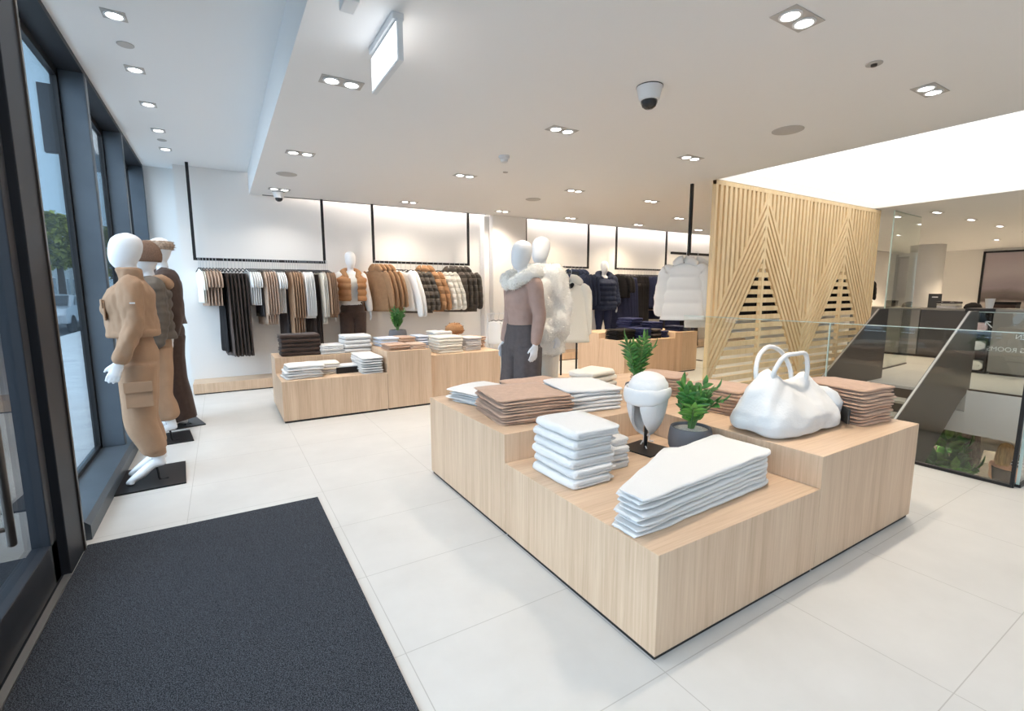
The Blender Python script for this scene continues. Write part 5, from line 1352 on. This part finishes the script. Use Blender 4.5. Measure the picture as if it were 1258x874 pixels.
t = thing('car','silver parked car seen through the first window','car',(-5.7,25.5,-.14),PI/2)
prof = [(-2.1,.35),(-2.12,.72),(-1.95,.92),(-1.25,1.0),(-.75,1.40),(.75,1.44),(1.45,1.02),(2.05,.88),(2.12,.6),(2.1,.35)]
m = MB(); n = len(prof); m.add([(x,-.86,z) for x,z in prof]+[(x,.86,z) for x,z in prof],[tuple(range(n)),tuple(reversed(range(n,2*n)))]+[(i,n+i,n+(i+1)%n,(i+1)%n) for i in range(n)]); m.build('body','car_paint',t,bevel=.06)
m = MB(); 
for s in (-.875,.875): m.prism([(-1.0,1.02),(-.68,1.34),(.68,1.36),(1.2,1.02)],0,.01); 
v = []
for i,(x,y,z) in enumerate(m.v): v.append((x,(-.868 if i < 8 else .868)+(z-.005),y))
m.v = v; m.build('side_glass','dark_glass',t)
m = MB(); m.add([(-1.27,-.74,1.03),(-1.27,.74,1.03),(-.80,.70,1.38),(-.80,-.70,1.38),(-1.30,-.74,1.03),(-1.30,.74,1.03),(-.83,.70,1.39),(-.83,-.70,1.39)],[(0,1,2,3),(7,6,5,4),(0,4,5,1),(1,5,6,2),(2,6,7,3),(3,7,4,0)]); m.build('rear_window','dark_glass',t)
for x in (-1.3,1.35):
    for s in (-.80,.80):
        m = MB(); m.lathe([(.0,-.09),(.31,-.09),(.33,-.05),(.33,.05),(.31,.09),(0,.09)],(0,0,0),28); w = m.build('wheel','black_cloth',t,smooth=True,angle=40); w.rotation_euler = (PI/2,0,0); w.location = (x,s,.33)
# shop sign outside and blade sign
t = thing('shop_fascia','dark fascia board outside with a white ring letter','sign',(-1.33,8.05,3.05))
MB().box(-.06,.06,.08,.98,.02,.75).build('board','metal_sky_tint',t)
m = MB()
for i in range(28):
    a0, a1 = 2*PI*i/28, 2*PI*(i+1)/28
    m.bar((0,math.cos(a0)*.20,.36+math.sin(a0)*.20),(0,math.cos(a1)*.20,.36+math.sin(a1)*.20),.05,.05,(1,0,0))
o = m.build('ring_letter','backlit_letter',t); o.location = (.08,.50,.03)
t = thing('blade_sign','dark projecting sign box outside the first window','sign',(-1.80,9.4,3.34))
MB().box(-.16,.16,-.05,.05,0,.92).build('sign_box','metal_black',t,bevel=.01); MB().box(.16,.82,-.02,.02,.42,.48).build('bracket','metal_black',t)

# ------------------------------------------------------------------ daylight, camera, view
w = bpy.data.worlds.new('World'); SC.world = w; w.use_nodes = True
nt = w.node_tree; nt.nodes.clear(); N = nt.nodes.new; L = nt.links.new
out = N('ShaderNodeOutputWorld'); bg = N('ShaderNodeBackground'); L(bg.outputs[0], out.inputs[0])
tc = N('ShaderNodeTexCoord')
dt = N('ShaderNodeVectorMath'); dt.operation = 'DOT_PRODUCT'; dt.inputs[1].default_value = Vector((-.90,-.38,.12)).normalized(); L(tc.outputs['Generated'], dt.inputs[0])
r = N('ShaderNodeValToRGB'); e = r.color_ramp.elements        # blue sky down the street, unseen part over the road brightened to light indoors
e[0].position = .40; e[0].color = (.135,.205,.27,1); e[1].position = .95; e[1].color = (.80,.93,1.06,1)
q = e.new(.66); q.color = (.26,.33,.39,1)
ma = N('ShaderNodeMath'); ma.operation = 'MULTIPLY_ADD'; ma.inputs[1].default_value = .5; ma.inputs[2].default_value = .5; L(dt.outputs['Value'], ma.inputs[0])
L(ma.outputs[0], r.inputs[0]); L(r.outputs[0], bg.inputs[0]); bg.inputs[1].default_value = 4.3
cam = bpy.data.cameras.new('Camera'); cam.sensor_width = 36; cam.lens = 585.16/1258*36; cam.clip_end = 200; cam.clip_start = .05
co = bpy.data.objects.new('Camera', cam); COL.objects.link(co); SC.camera = co
yaw, pitch, roll = .545978, .134371, -.00094
fw = Vector((math.sin(yaw)*math.cos(pitch), math.cos(yaw)*math.cos(pitch), -math.sin(pitch)))
rt = Vector((math.cos(yaw), -math.sin(yaw), 0)); up = rt.cross(fw)
r2 = rt*math.cos(roll)+up*math.sin(roll); u2 = up*math.cos(roll)-rt*math.sin(roll)
M = Matrix((r2, u2, -fw)).transposed().to_4x4(); M.translation = (0,0,1.4)
co.matrix_world = M
vs = SC.view_settings; SC.display_settings.display_device = 'sRGB'
vs.view_transform = 'Standard'; vs.look = 'None'; vs.gamma = 1; vs.use_curve_mapping = False; vs.exposure = .24
cy = SC.cycles
cy.use_denoising = True; cy.max_bounces = 10; cy.diffuse_bounces = 5; cy.glossy_bounces = 4; cy.transparent_max_bounces = 16; cy.transmission_bounces = 6
cy.sample_clamp_indirect = 6; cy.caustics_reflective = False; cy.caustics_refractive = False; cy.use_light_tree = True
